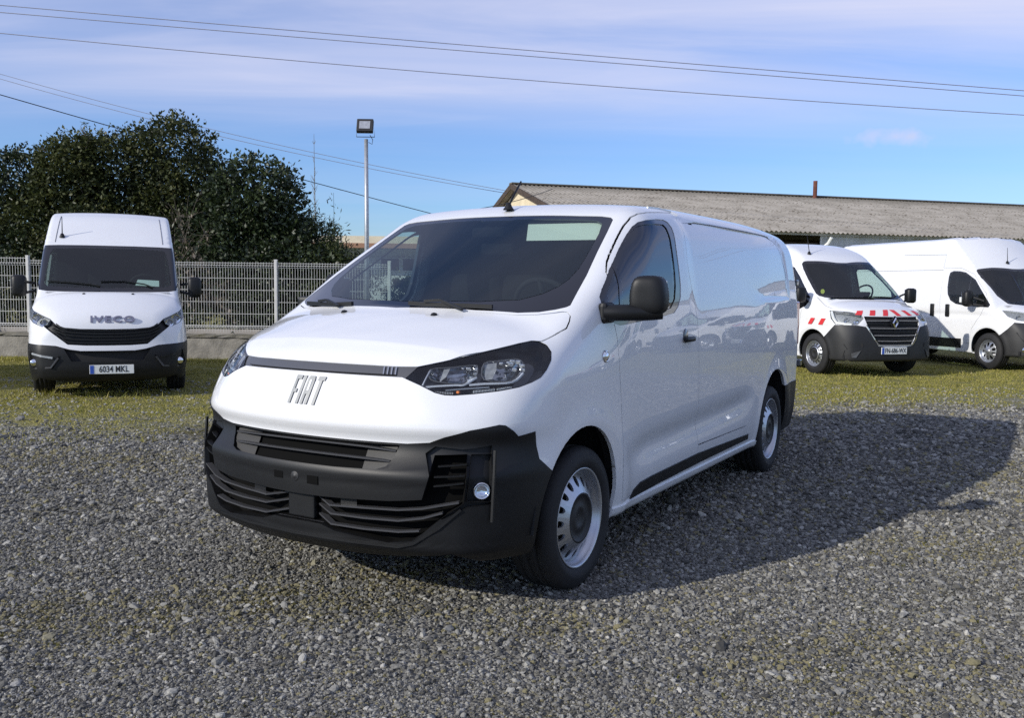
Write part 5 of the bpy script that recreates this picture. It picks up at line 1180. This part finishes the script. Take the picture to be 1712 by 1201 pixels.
# ---------------- left: facing us, plate 6034 MKL
def L_iveco():
    V_ = empty('panel_van', (-5.20, 11.9, 0), R(-68.5)); tag(V_, 'white high roofed van with plate 6034 MKL facing us before the mesh fence', 'van', 'white vans parked round the yard')
    f = vanf(IV); Sx = Shell(f, -3.2, 1.15, 1.1, -.05, 2.6, (-2.2, .1, .95), (.09, .034)); up_ = lambda c, n: c.z > 1.15 and n.x > .1
    sc_ = [(.0, 1.275), (-.05, 1.275), (.5, 1.275), (.70, 1.282), (.765, 1.29), (.795, 1.33), (.795, 1.6), (.775, 1.80), (.772, 1.872), (.6, 1.878), (.3, 1.880), (-.05, 1.880)]
    sc_ = [(-.05, 1.278), (.5, 1.278), (.70, 1.283), (.80, 1.30), (.84, 1.45), (.80, 1.72), (.776, 1.868), (.6, 1.876), (.3, 1.880), (-.05, 1.880)]
    Sx.cut('frit', sc_, 'yz', up_)
    Sx.cut('windscreen', [(-.05, 1.33), (.45, 1.335), (.70, 1.345), (.742, 1.38), (.725, 1.60), (.69, 1.79), (.66, 1.825), (.3, 1.84), (-.05, 1.84)], 'yz', up_, ('frit',))
    Sx.cut('bumper', [(-.05, .578), (.30, .580), (.42, .598), (.566, .640), (.893, .662), (1.1, .67), (1.1, .1), (-.05, .1)], 'yz', lambda c, n: c.x > .28)
    Sx.cut('lower_grille', [(-.05, .572), (.30, .574), (.40, .588), (.48, .606), (.40, .455), (-.05, .445)], 'yz', FRZ)
    Sx.cut('grille', [(-.05, .835), (.30, .840), (.49, .857), (.567, .893), (.624, .949), (.70, .866), (.62, .80), (.44, .655), (.25, .643), (-.05, .641)], 'yz', FRZ)
    Sx.cut('lamp', [(.623, .953), (.72, .995), (.823, 1.046), (.868, 1.10), (.890, 1.06), (.889, .979), (.825, .905), (.719, .858), (.66, .89)], 'yz', lambda c, n: c.x > .25 and n.x > .05)
    Sx.cut('gap', [(-.35, 1.30), (-.345, 1.30), (-.40, .40), (-.406, .40)], 'xz', sidef); Sx.cut('gap', [(-1.45, 1.85), (-1.445, 1.85), (-1.45, .40), (-1.456, .40)], 'xz', sidef)
    Sx.cut('gap', [(.78, .715), (.785, .722), (.60, .868), (.42, .870), (.30, .850), (.25, .845), (.25, .838), (.305, .843), (.42, .862), (.596, .860)], 'xy', lambda c, n: c.z > 1.0 and n.z > .1, ('body',))
    Sx.cut('side_window', [(-.15, 1.32), (-.45, 1.62), (-.60, 1.76), (-1.35, 1.78), (-1.38, 1.30), (-.5, 1.22), (-.2, 1.26)], 'xz', lambda c, n: n.y > .4 and c.z > 1.1)
    Sx.cut('arch', ell(0, .36, .40, .42), 'xz', lambda c, n: c.y > .45 and c.z < .9 and n.y > .02); Sx.cut('arch', ell(-2.3, .36, .40, .42), 'xz', lambda c, n: c.y > .45 and c.z < .9 and n.y > .02)
    Sx.part('body', 'body', 'white_paint', V_, flange=.02); Sx.part('gap', 'panel_gap', 'gap_dark', V_, off=-.007, flange=0)
    Sx.part('frit', 'windscreen_surround', 'gloss_black', V_, flange=.01); Sx.part('windscreen', 'windscreen', 'far_glass', V_, flange=0)
    bp_ = Sx.part('bumper', 'front_bumper', 'black_plastic', V_, off=.006, flange=.03); lg = Sx.part('lower_grille', 'lower_grille', 'gap_dark', V_, off=-.04, flange=-.045)
    gr_ = Sx.part('grille', 'grille', 'black_plastic', V_, off=-.035, flange=-.036)
    def fp(y, z, d): q = Sx.out(Sx.onx(abs(y), z), d); return (q[0], math.copysign(q[1], y), q[2])
    for L_ in ([(.56, .905), (.47, .850), (.2, .826), (0, .822)], [(.60, .885), (.48, .815), (.2, .788), (0, .785)], [(.60, .845), (.46, .775), (.2, .750), (0, .748)], [(.56, .79), (.45, .728), (.2, .712), (0, .710)], [(.50, .73), (.42, .685), (.2, .675), (0, .674)]):
        Y_ = L_+[(-y, z) for y, z in L_[::-1][1:]]; MB().bar([fp(y, z, -.012) for y, z in smooth_poly(Y_, 3, False)], .03, .018).build('slat', 'black_plastic', gr_)
    for sd_, sg in (('left', 1), ('right', -1)):
        Sx.part('side_window', 'door_window', 'side_glass', V_, off=-.004, flange=0, side=sd_)
        hl = Sx.part('lamp', 'headlight', 'fin_grey', V_, off=-.05, flange=-.05, side=sd_); Sx.part('lamp', 'lamp_cover', 'lens_clear', hl, flange=0, side=sd_)
        for (y, z, r_) in ((.72, .925, .045), (.80, .975, .055), (.85, 1.03, .035)):
            q = fp(y, z, -.045); MB().lathe([(0, -.01), (r_*.5, 0), (r_, .03), (r_*1.05, .03)], 18, 'x', (q[0], q[1]*sg, q[2])).build('reflector', 'chrome', hl, smooth=True)
        # fog lamp recess with a slim strip, sunlight put into its colour on one side
        V3 = [fp(y, z, .013) for y, z in ((.52, .52), (.84, .575), (.87, .42), (.80, .375), (.60, .375))]
        po = lid('fog_pod', [(p[0], p[1]*sg, p[2]) for p in V3], [(0, 1, 2, 3, 4) if sg < 0 else (4, 3, 2, 1, 0)], 'void_black', V_)
        MB().bar([(fp(y, z, .020)[0], y*sg, z) for y, z in ((.60, .500), (.72, .520), (.83, .545))], .02, .022).build('pod_strip', 'galvanised' if sg < 0 else 'black_plastic', po)
        q = fp(.80, .44, .016); MB().lathe([(0, .016), (.03, .010), (.04, 0)], 16, 'x', (q[0], q[1]*sg, q[2])).build('fog_light', 'chrome', po, smooth=True)
        MB().bar([(fp(y, z, .018)[0], y*sg, z) for y, z in ((.54, .50), (.62, .385), (.80, .370))], .02, .02).build('pod_rim', 'slat_plastic', po)  # paler plastic puts the sun's reflection into the rim colour
        mirror(V_, (.02, 1.035, 1.345), (.13, .17, .27), (-.05, .86, 1.33), sg)
        MB().lathe([(0, .016), (.014, .012), (.02, 0)], 10, 'z', (.425, sg*.28, 1.250)).build('washer_nozzle', 'black_plastic', V_)
        q = Sx.onz(-.55, .63); MB().bar([(Sx.out(Sx.onz(x, .655-.06*(-x-.36)), .001)[0], sg*(.655-.06*(-x-.36)), Sx.out(Sx.onz(x, .655-.06*(-x-.36)), .001)[2]) for x in np.linspace(-.40, -.98, 8)], .006, .006).build('roof_groove', 'trim_grey', V_)
        for x in (0, -2.3): wheel_parts(V_, (x, sg*.78, .325), sg, rt=.325, rr=.21, cap=.10)
    for x in (0, -2.3): wells(V_, x, .90, .41, .44)
    aerial(V_, (-.49, -.575, Sx.onz(-.49, .575)[2]-.01), .27, -.02)
    wiper(Sx, V_, [(.15, -.70), (.20, -.45), (.245, -.20), (.27, -.10)]); wiper(Sx, V_, [(.21, -.09), (.20, .18), (.22, .42), (.25, .52)])
    V3 = [Sx.out(Sx.onz(x, y), -.05) for x, y in ((.20, .31), (.12, .34), (.10, .60), (.18, .60))]; lid('paper_note', V3, [(0, 1, 2, 3)], 'paper', V_)
    cab(V_, .20, 1.27, .72, -.45, 1.55); underside(V_, -2.9, .8, .80)
    q = fp(.02, .355, .012); plate(V_, (q[0], .04, .356), (0, 0, 0), .49, .108, '6034 MKL')
    q = fp(.0, .95, .010); bd_ = empty('badge', (q[0]-.004, .055, .950)); bd_.parent = V_
    tx = text('lettering', 'IVECO', .112, 'letter_face', bd_, (.004, 0, 0), (R(69), 0, R(90)), .010, .0032, sx=1.36, sp=1.2)
    return V_
IVECO = L_iveco()
# ---------------- right, nearer: red and white warning tape, plate FN-686-WX
def L_master():
    V_ = empty('panel_van', (5.934, 15.733, 0), R(18.6-90)); tag(V_, 'white van with red and white warning stripes and plate FN-686-WX', 'van', 'white vans parked round the yard')
    f = vanf(MS); Sx = Shell(f, -4.9, 1.05, 1.15, .0, 2.5, (-4.0, .0, .95), (.09, .034)); up_ = lambda c, n: c.z > 1.15 and n.x > .1
    sc_ = [(.245, -.05), (.235, .1), (.215, .30), (.165, .55), (.10, .70), (.06, .775), (-.01, .835), (-.075, .850), (-.20, .838), (-.373, .812), (-.55, .775), (-.64, .742), (-.655, .70), (-.62, .55), (-.535, .1), (-.53, -.05)]
    Sx.cut('frit', sc_, 'xy', up_); Sx.cut('windscreen', inset(sc_, .05), 'xy', lambda c, n: c.z > 1.15 and c.y >= 0, ('frit',))
    Sx.cut('windscreen', [(.19, -.05), (.19, .12), (-.48, .12), (-.48, -.05)], 'xy', up_, ('frit',))
    Sx.cut('gap', [(-.02, .86), (.20, .84), (.36, .83), (.36, .836), (.20, .847), (-.02, .867)], 'xy', lambda c, n: c.z > 1 and n.z > .1)
    bl = to2('ob', [(.90, -.08, .50), (.88, .2, .50), (.88, .34, .52), (.835, .46, .72), (.80, .53, .825), (.77, .664, .846), (.64, .839, .847), (.524, .911, .850), (.334, .964, .647)]); bl = np.vstack([bl, [[bl[-1, 0]+.3, .5], [bl[-1, 0]+.3, .1], [bl[0, 0], .1]]])
    Sx.cut('bumper', bl, 'ob', lambda c, n: c.x > .2)
    gp = [(.78, -.08, .985), (.79, .0, .985), (.74, .53, .992), (.80, .50, .85), (.82, .48, .78), (.875, .33, .545), (.885, .30, .530), (.89, 0, .528), (.89, -.08, .528)]
    Sx.cut('grille', to2('ob', gp), 'ob', FRZ)
    lp = [(.326, .873, 1.079), (.597, .675, 1.058), (.698, .545, 1.023), (.756, .54, .957), (.768, .663, .852), (.64, .839, .847), (.524, .911, .861), (.43, .924, .945)]
    Sx.cut('lamp', to2('ob', lp), 'ob', FRZ)
    Sx.cut('win_frame', [(-.14, 1.29), (-.195, 1.345), (-.508, 1.632), (-.729, 1.80), (-.851, 1.834), (-1.15, 1.83), (-1.22, 1.76), (-1.20, 1.20), (-1.12, 1.14), (-.363, 1.075), (-.20, 1.14), (-.13, 1.22)], 'xz', sidef)
    Sx.cut('side_window', [(-.33, 1.39), (-.55, 1.59), (-.77, 1.765), (-.86, 1.79), (-1.12, 1.79), (-1.17, 1.75), (-1.155, 1.23), (-1.10, 1.18), (-.42, 1.125), (-.33, 1.15)], 'xz', sidef, ('win_frame',))
    Sx.cut('gap', [(-.30, 1.08), (-.294, 1.08), (-.40, .42), (-.406, .42)], 'xz', sidef); Sx.cut('gap', [(-1.33, 1.88), (-1.324, 1.88), (-1.38, .42), (-1.386, .42)], 'xz', sidef)
    Sx.cut('tape', [(-.157, .945), (.385, .945), (.385, .838), (-.157, .838)], 'xz', sidef)
    Sx.cut('arch', ell(.04, .36, .40, .40), 'xz', lambda c, n: c.y > .45 and c.z < .9 and n.y > .02); Sx.cut('arch', ell(-3.68, .36, .40, .40), 'xz', lambda c, n: c.y > .45 and c.z < .9 and n.y > .02)
    Sx.cut('tape_front', to2('ob', [(.66, -.08, 1.10), (.66, .163, 1.098), (.60, .45, 1.085), (.569, .672, 1.075), (.71, .53, 1.015), (.78, .2, .998), (.79, -.08, .995)]), 'ob', FRZ, ('body',))
    Sx.part('body', 'body', 'white_paint', V_, flange=.02); Sx.part('gap', 'panel_gap', 'gap_dark', V_, off=-.007, flange=0)
    Sx.part('frit', 'windscreen_surround', 'gloss_black', V_, flange=.01); Sx.part('windscreen', 'windscreen', 'far_glass', V_, flange=0)
    Sx.part('bumper', 'front_bumper', 'grey_plastic', V_, off=.006, flange=.03)
    gr_ = Sx.part('grille', 'grille', 'gap_dark', V_, off=-.035, flange=-.036)
    def fp(y, z, d): q = Sx.out(Sx.onx(abs(y), z), d); return (q[0], math.copysign(q[1], y), q[2])
    for (y1, z1, z0) in ((.52, .925, .93), (.47, .805, .80), (.41, .69, .685), (.35, .60, .595)):
        MB().bar([fp(y, z0+(z1-z0)*abs(y)/y1, -.008) for y in np.linspace(-y1, y1, 13)], .02, .016).build('slat', 'chrome', gr_)
        MB().bar([fp(y, z0-.055, -.02) for y in np.linspace(-y1+.02, y1-.02, 13)], .02, .022).build('slat', 'black_plastic', gr_)
    fr2 = [(.53, .855), (.49, .78), (.40, .62), (.345, .545), (.30, .533), (0, .530)]; fr2 = fr2+[(-y, z) for y, z in fr2[::-1][1:]]
    MB().bar([fp(y, z, .004) for y, z in fr2], .02, .016).build('grille_rim', 'chrome', gr_)
    # lozenge emblem
    em = MB(); q0 = fp(0, .882, .025); lo_ = [(0, .095), (.062, 0), (0, -.095), (-.062, 0)]; li_ = [(0, .05), (.026, 0), (0, -.05), (-.026, 0)]
    Vv = [(q0[0]-.006*abs(z)/.1, y, q0[2]+z) for y, z in lo_]+[(q0[0]+.012, y, q0[2]+z) for y, z in [(a*.72, b_*.72) for a, b_ in lo_]]+[(q0[0]-.004, y, q0[2]+z) for y, z in li_]
    em.add(Vv, [(i, (i+1) % 4, 4+(i+1) % 4, 4+i) for i in range(4)]+[(4+i, 4+(i+1) % 4, 8+(i+1) % 4, 8+i) for i in range(4)]); em.build('emblem', 'chrome', gr_)
    MB().prism([(0, .115), (.085, .03), (.085, -.02), (0, -.13), (-.085, -.02), (-.085, .03)], -.02, .0, lambda u, v, w: (q0[0]-.016+w, u, q0[2]+v)).build('emblem_back', 'gloss_black', gr_)
    tf = Sx.part('tape_front', 'warning_tape', 'tape_white', V_, off=.002, flange=.003)
    for y in (-.56, -.34, -.10, .10, .34, .56):
        s_ = math.copysign(1, y); Vv = []; F = []; m_ = 6
        for j in range(m_):
            v = j/(m_-1)
            for u in (-.048, .048):
                yy = y+u-s_*.075*(v-.5); z_lo = .998+.03*max(0, abs(yy)-.2)**1.0; z_hi = 1.096-.035*abs(yy); z = z_lo+(z_hi-z_lo)*v; Vv.append(fp(yy, min(z, 1.10), .0065))
        for j in range(m_-1): F.append((2*j, 2*j+1, 2*j+3, 2*j+2))
        MB().add(Vv, F).build('tape_stripe', 'tape_red', tf)
    for sd_, sg in (('left', 1), ('right', -1)):
        Sx.part('win_frame', 'window_frame', 'gloss_black', V_, flange=.01, side=sd_); Sx.part('side_window', 'door_window', 'far_glass' if sg < 0 else 'side_glass', V_, flange=0, side=sd_)
        tp = Sx.part('tape', 'side_tape', 'tape_white', V_, off=.002, flange=.003, side=sd_)
        for x in (-.09, .17):
            Vv = [(x0, sg*(Sx.ony(x0, z)[1]+.012), z) for x0, z in ((x, .838), (x+.10, .838), (x+.17, .945), (x+.07, .945))]; MB().add(Vv, [(0, 1, 2, 3)]).build('tape_stripe', 'tape_red', tp)
        hl = Sx.part('lamp', 'headlight', 'fin_grey', V_, off=-.05, flange=-.05, side=sd_); Sx.part('lamp', 'lamp_cover', 'lens_clear', hl, flange=0, side=sd_)
        def P_(y, z, d): q = fp(y, z, d); return (q[0], q[1]*sg, q[2])
        MB().bar([P_(y, z, -.006) for y, z in ((.875, 1.06), (.905, .96), (.895, .885), (.82, .868), (.74, .862))], .03, .034).build('light_bar', 'plate_white', hl)
        MB().bar([P_(y, z, -.012) for y, z in ((.86, 1.05), (.70, 1.035), (.57, 1.005))], .02, .014).build('light_bar', 'chrome', hl)
        for (y, z) in ((.80, .93), (.68, .93)):
            q = P_(y, z, -.04); MB().lathe([(0, .0), (.03, .006), (.052, .03)], 16, 'x', q).build('reflector', 'chrome', hl, smooth=True)
        V3 = [P_(y, z, .013) for y, z in ((.855, .545), (.61, .565), (.60, .50), (.82, .46))]; lid('bumper_recess', V3, [(0, 1, 2, 3) if sg > 0 else (3, 2, 1, 0)], 'gap_dark', V_)
        V3 = [P_(y, z, .013) for y, z in ((.84, .44), (.62, .455), (.70, .32), (.85, .33))]; po = lid('fog_pod', V3, [(0, 1, 2, 3) if sg > 0 else (3, 2, 1, 0)], 'gap_dark', V_)
        V3 = [P_(y, z, .019) for y, z in ((.77, .40), (.64, .44), (.70, .33), (.76, .33))]; lid('fog_light', V3, [(0, 1, 2, 3) if sg > 0 else (3, 2, 1, 0)], 'trim_grey', po)
        mirror(V_, (-.10, 1.14, 1.33), (.13, .18, .26), (-.20, .93, 1.25), sg)
        for x in (.04, -3.68): wheel_parts(V_, (x, sg*.83, .345), sg, rt=.345, rr=.215, cap=.13, holes=14)
    for x in (.04, -3.68): wells(V_, x, .95, .42, .45)
    aerial(V_, (-.79, -.49, Sx.onz(-.79, .49)[2]-.01), .36, -.08)
    q = Sx.out(Sx.onz(-.02, .78), -.02); MB().lathe([(0, 0), (.04, .0)], 18, 'x', (q[0]+.03, -q[1], q[2]+.05)).build('round_sticker', 'sticker_green', V_)
    wiper(Sx, V_, [(.10, -.70), (.17, -.40), (.20, -.1), (.21, .1)]); wiper(Sx, V_, [(.18, -.1), (.17, .25), (.14, .50), (.06, .68)])
    cab(V_, .05, 1.27, .74, -.75, 1.55); underside(V_, -4.6, .7, .85)
    q = fp(.03, .44, .012); plate(V_, (q[0], .0-.04, .440), (0, 0, 0), .50, .112, 'FN-686-WX'); return V_
MASTER = L_master()
# ---------------- far right: long van cut by the frame edge
def L_ducato():
    t_ = R(-75); V_ = empty('panel_van', (8.721-math.sin(t_)*.88, 16.727+math.cos(t_)*.88, 0), t_); tag(V_, 'long white van with tall flat roof, cut off by the right edge', 'van', 'white vans parked round the yard')
    f = vanf(DU); Sx = Shell(f, -5.4, 1.1, 1.15, .0, 2.7, (-4.4, .0, 1.0), (.09, .034)); up_ = lambda c, n: c.z > 1.1 and n.x > .1
    sc_ = [(.345, -.05), (.33, .1), (.31, .25), (.24, .44), (.13, .57), (.037, .645), (-.064, .755), (-.244, .822), (-.42, .84), (-.555, .828), (-.574, .79), (-.54, .5), (-.47, .1), (-.465, -.05)]
    Sx.cut('frit', sc_, 'xy', up_); Sx.cut('windscreen', inset(sc_, .05), 'xy', lambda c, n: c.z > 1.1, ('frit',)); Sx.cut('windscreen', [(.29, -.05), (.29, .12), (-.42, .12), (-.42, -.05)], 'xy', up_, ('frit',))
    bl = to2('ob', [(.90, -.08, .80), (.85, .30, .80), (.78, .50, .82), (.66, .70, .86), (.535, .869, .874), (.45, .93, .76), (.332, .979, .653)]); bl = np.vstack([bl, [[bl[-1, 0]+.3, .5], [bl[-1, 0]+.3, .1], [bl[0, 0], .1]]])
    Sx.cut('bumper', bl, 'ob', lambda c, n: c.x > .2)
    Sx.cut('grille', to2('ob', [(.90, -.08, .74), (.86, .3, .74), (.84, .42, .74), (.88, .36, .56), (.92, -.08, .54)]), 'ob', FRZ)
    Sx.cut('lamp', to2('ob', [(.215, .872, 1.085), (.35, .76, 1.075), (.479, .641, 1.053), (.60, .50, 1.02), (.64, .52, .96), (.66, .69, .895), (.55, .82, .91), (.40, .90, .975)]), 'ob', FRZ)
    Sx.cut('win_frame', [(-1.245, 1.70), (-1.231, 1.777), (-1.133, 1.806), (-.95, 1.800), (-.781, 1.775), (-.472, 1.634), (-.20, 1.38), (.0, 1.177), (-.03, 1.129), (-.35, 1.137), (-.659, 1.150), (-.902, 1.178), (-1.06, 1.24), (-1.17, 1.36), (-1.22, 1.5)], 'xz', sidef)
    Sx.cut('side_window', [(-1.20, 1.70), (-1.19, 1.755), (-1.11, 1.78), (-.95, 1.773), (-.80, 1.75), (-.62, 1.68), (-.62, 1.18), (-.89, 1.205), (-1.03, 1.265), (-1.13, 1.37), (-1.18, 1.5)], 'xz', sidef, ('win_frame',))
    Sx.cut('quarter_window', [(-.59, 1.66), (-.46, 1.59), (-.19, 1.345), (-.10, 1.25), (-.30, 1.17), (-.59, 1.175)], 'xz', sidef, ('win_frame',))
    dr_ = [(-1.30, .45), (-1.345, .60), (-1.345, 1.05), (-1.39, 1.5), (-1.43, 1.872), (-.94, 1.864), (-.55, 1.745), (-.15, 1.392), (-.06, 1.25), (-.20, 1.0), (-.42, .72), (-.46, .45)]
    Sx.cut('gap', dr_, 'xz', sidef, ('body', 'win_frame', 'side_window')[:1]); Sx.cut('door', inset(dr_, .006), 'xz', sidef, ('gap',))
    for q in ([(-1.389, 2.128), (-2.72, 2.150), (-2.72, 2.143), (-1.389, 2.121)], [(-1.44, 1.83), (-4.6, 1.835), (-4.6, 1.828), (-1.44, 1.823)], [(-1.40, 2.12), (-1.394, 2.12), (-1.44, 1.87), (-1.446, 1.87)]): Sx.cut('gap', q, 'xz', sidef, ('body',))
    Sx.cut('moulding', [(-.698, .528), (-.72, .358), (-1.795, .347), (-3.4, .345), (-3.4, .52), (-1.777, .522)], 'xz', sidef)
    Sx.cut('arch', ell(0, .36, .42, .40), 'xz', lambda c, n: c.y > .45 and c.z < .9 and n.y > .02); Sx.cut('arch', ell(-4.035, .36, .42, .40), 'xz', lambda c, n: c.y > .45 and c.z < .9 and n.y > .02)
    Sx.part(['body'], 'body', 'white_paint', V_, flange=.02); Sx.part('gap', 'panel_gap', 'trim_grey', V_, off=-.005, flange=0)
    Sx.part('frit', 'windscreen_surround', 'gloss_black', V_, flange=.01); Sx.part('windscreen', 'windscreen', 'far_glass', V_, flange=0)
    Sx.part('bumper', 'front_bumper', 'grey_plastic', V_, off=.006, flange=.03); Sx.part('grille', 'grille', 'gap_dark', V_, off=-.03, flange=-.03)
    def fp(y, z, d): q = Sx.out(Sx.onx(abs(y), z), d); return (q[0], math.copysign(q[1], y), q[2])
    for sd_, sg in (('left', 1), ('right', -1)):
        dd = Sx.part('door', 'front_door', 'white_paint', V_, flange=.01, side=sd_)
        Sx.part('win_frame', 'window_frame', 'gloss_black', dd, flange=.01, side=sd_); Sx.part(['side_window', 'quarter_window'], 'door_window', 'far_glass', dd, flange=0, side=sd_)
        Sx.part('moulding', 'side_moulding', 'black_plastic', V_, off=.012, flange=.02, side=sd_)
        hl = Sx.part('lamp', 'headlight', 'fin_grey', V_, off=-.04, flange=-.04, side=sd_); Sx.part('lamp', 'lamp_cover', 'lens_clear', hl, flange=0, side=sd_)
        for (y, z, r_) in ((.66, .985, .05), (.78, .99, .05)):
            q = fp(y, z, -.04); MB().lathe([(0, 0), (r_*.6, .005), (r_, .03)], 16, 'x', (q[0], q[1]*sg, q[2])).build('reflector', 'chrome', hl, smooth=True)
        for x in (-1.112, -1.56):
            q = Sx.ony(x, 1.05); MB().box((x, sg*(q[1]+.012), 1.05), (.105, .03, .24), None, .014).build('door_handle', 'black_plastic', dd if x > -1.3 else V_, smooth=True)
        mo = mirror(V_, (-.36, 1.15, 1.285), (.16, .17, .30), (-.16, .945, 1.20), sg)
        MB().box((-.44, sg*1.235, 1.26), (.05, .03, .10), None, .01).build('mirror_indicator', 'plate_white', mo)
        for x in (0, -4.035): wheel_parts(V_, (x, sg*.85, .335), sg, rt=.335, rr=.205, holes=9, style='trim')
        po = lid('bumper_recess', [(p[0], p[1]*sg, p[2]) for p in [fp(y, z, .013) for y, z in ((.88, .70), (.70, .72), (.66, .55), (.80, .52))]], [(0, 1, 2, 3) if sg > 0 else (3, 2, 1, 0)], 'gap_dark', V_)
        q = fp(.80, .40, .006); MB().lathe([(0, .015), (.035, .01), (.045, 0)], 16, 'x', (q[0], q[1]*sg, q[2])).build('fog_light', 'chrome', V_, smooth=True)
    for x in (0, -4.035): wells(V_, x, .96, .44, .45)
    aerial(V_, (-.60, -.10, Sx.onz(-.60, .10)[2]-.01), .30, -.02)
    cab(V_, .10, 1.16, .74, -.70, 1.45); underside(V_, -5.0, .7, .86); V_.scale = (.93, 1, 1)   # shorter wheelbase; the wheels stay round
    for w_ in V_.children:
        if w_.name.split('.')[0] == 'wheel': w_.scale = (1/.93, 1, 1)
    return V_
DUCATO = L_ducato()
# ---------------- vans standing on beyond the frame (mirrored in the big van's flank, or casting the shadow at the left edge)
def again(src, x, y, a, label):
    c = copy_tree(src); c.location = (x, y, 0); c.rotation_euler = (0, 0, R(a)); tag(c, label, 'van', 'white vans parked round the yard'); return c
again(MASTER, 13.0, 17.6, -78, 'white van next along to the right, seen only as a reflection in the large van')
again(DUCATO, 16.6, 18.2, -80, 'second white van beyond the right edge, seen only as a reflection in the large van')
again(DUCATO, 20.6, 18.4, -84, 'third white van beyond the right edge, seen only as a reflection in the large van')
again(MASTER, 24.5, 18.2, -86, 'fourth white van beyond the right edge, seen only as a reflection in the large van')
again(IVECO, -9.05, 11.2, -70, 'white van just outside the left edge whose shadow falls on the grass')
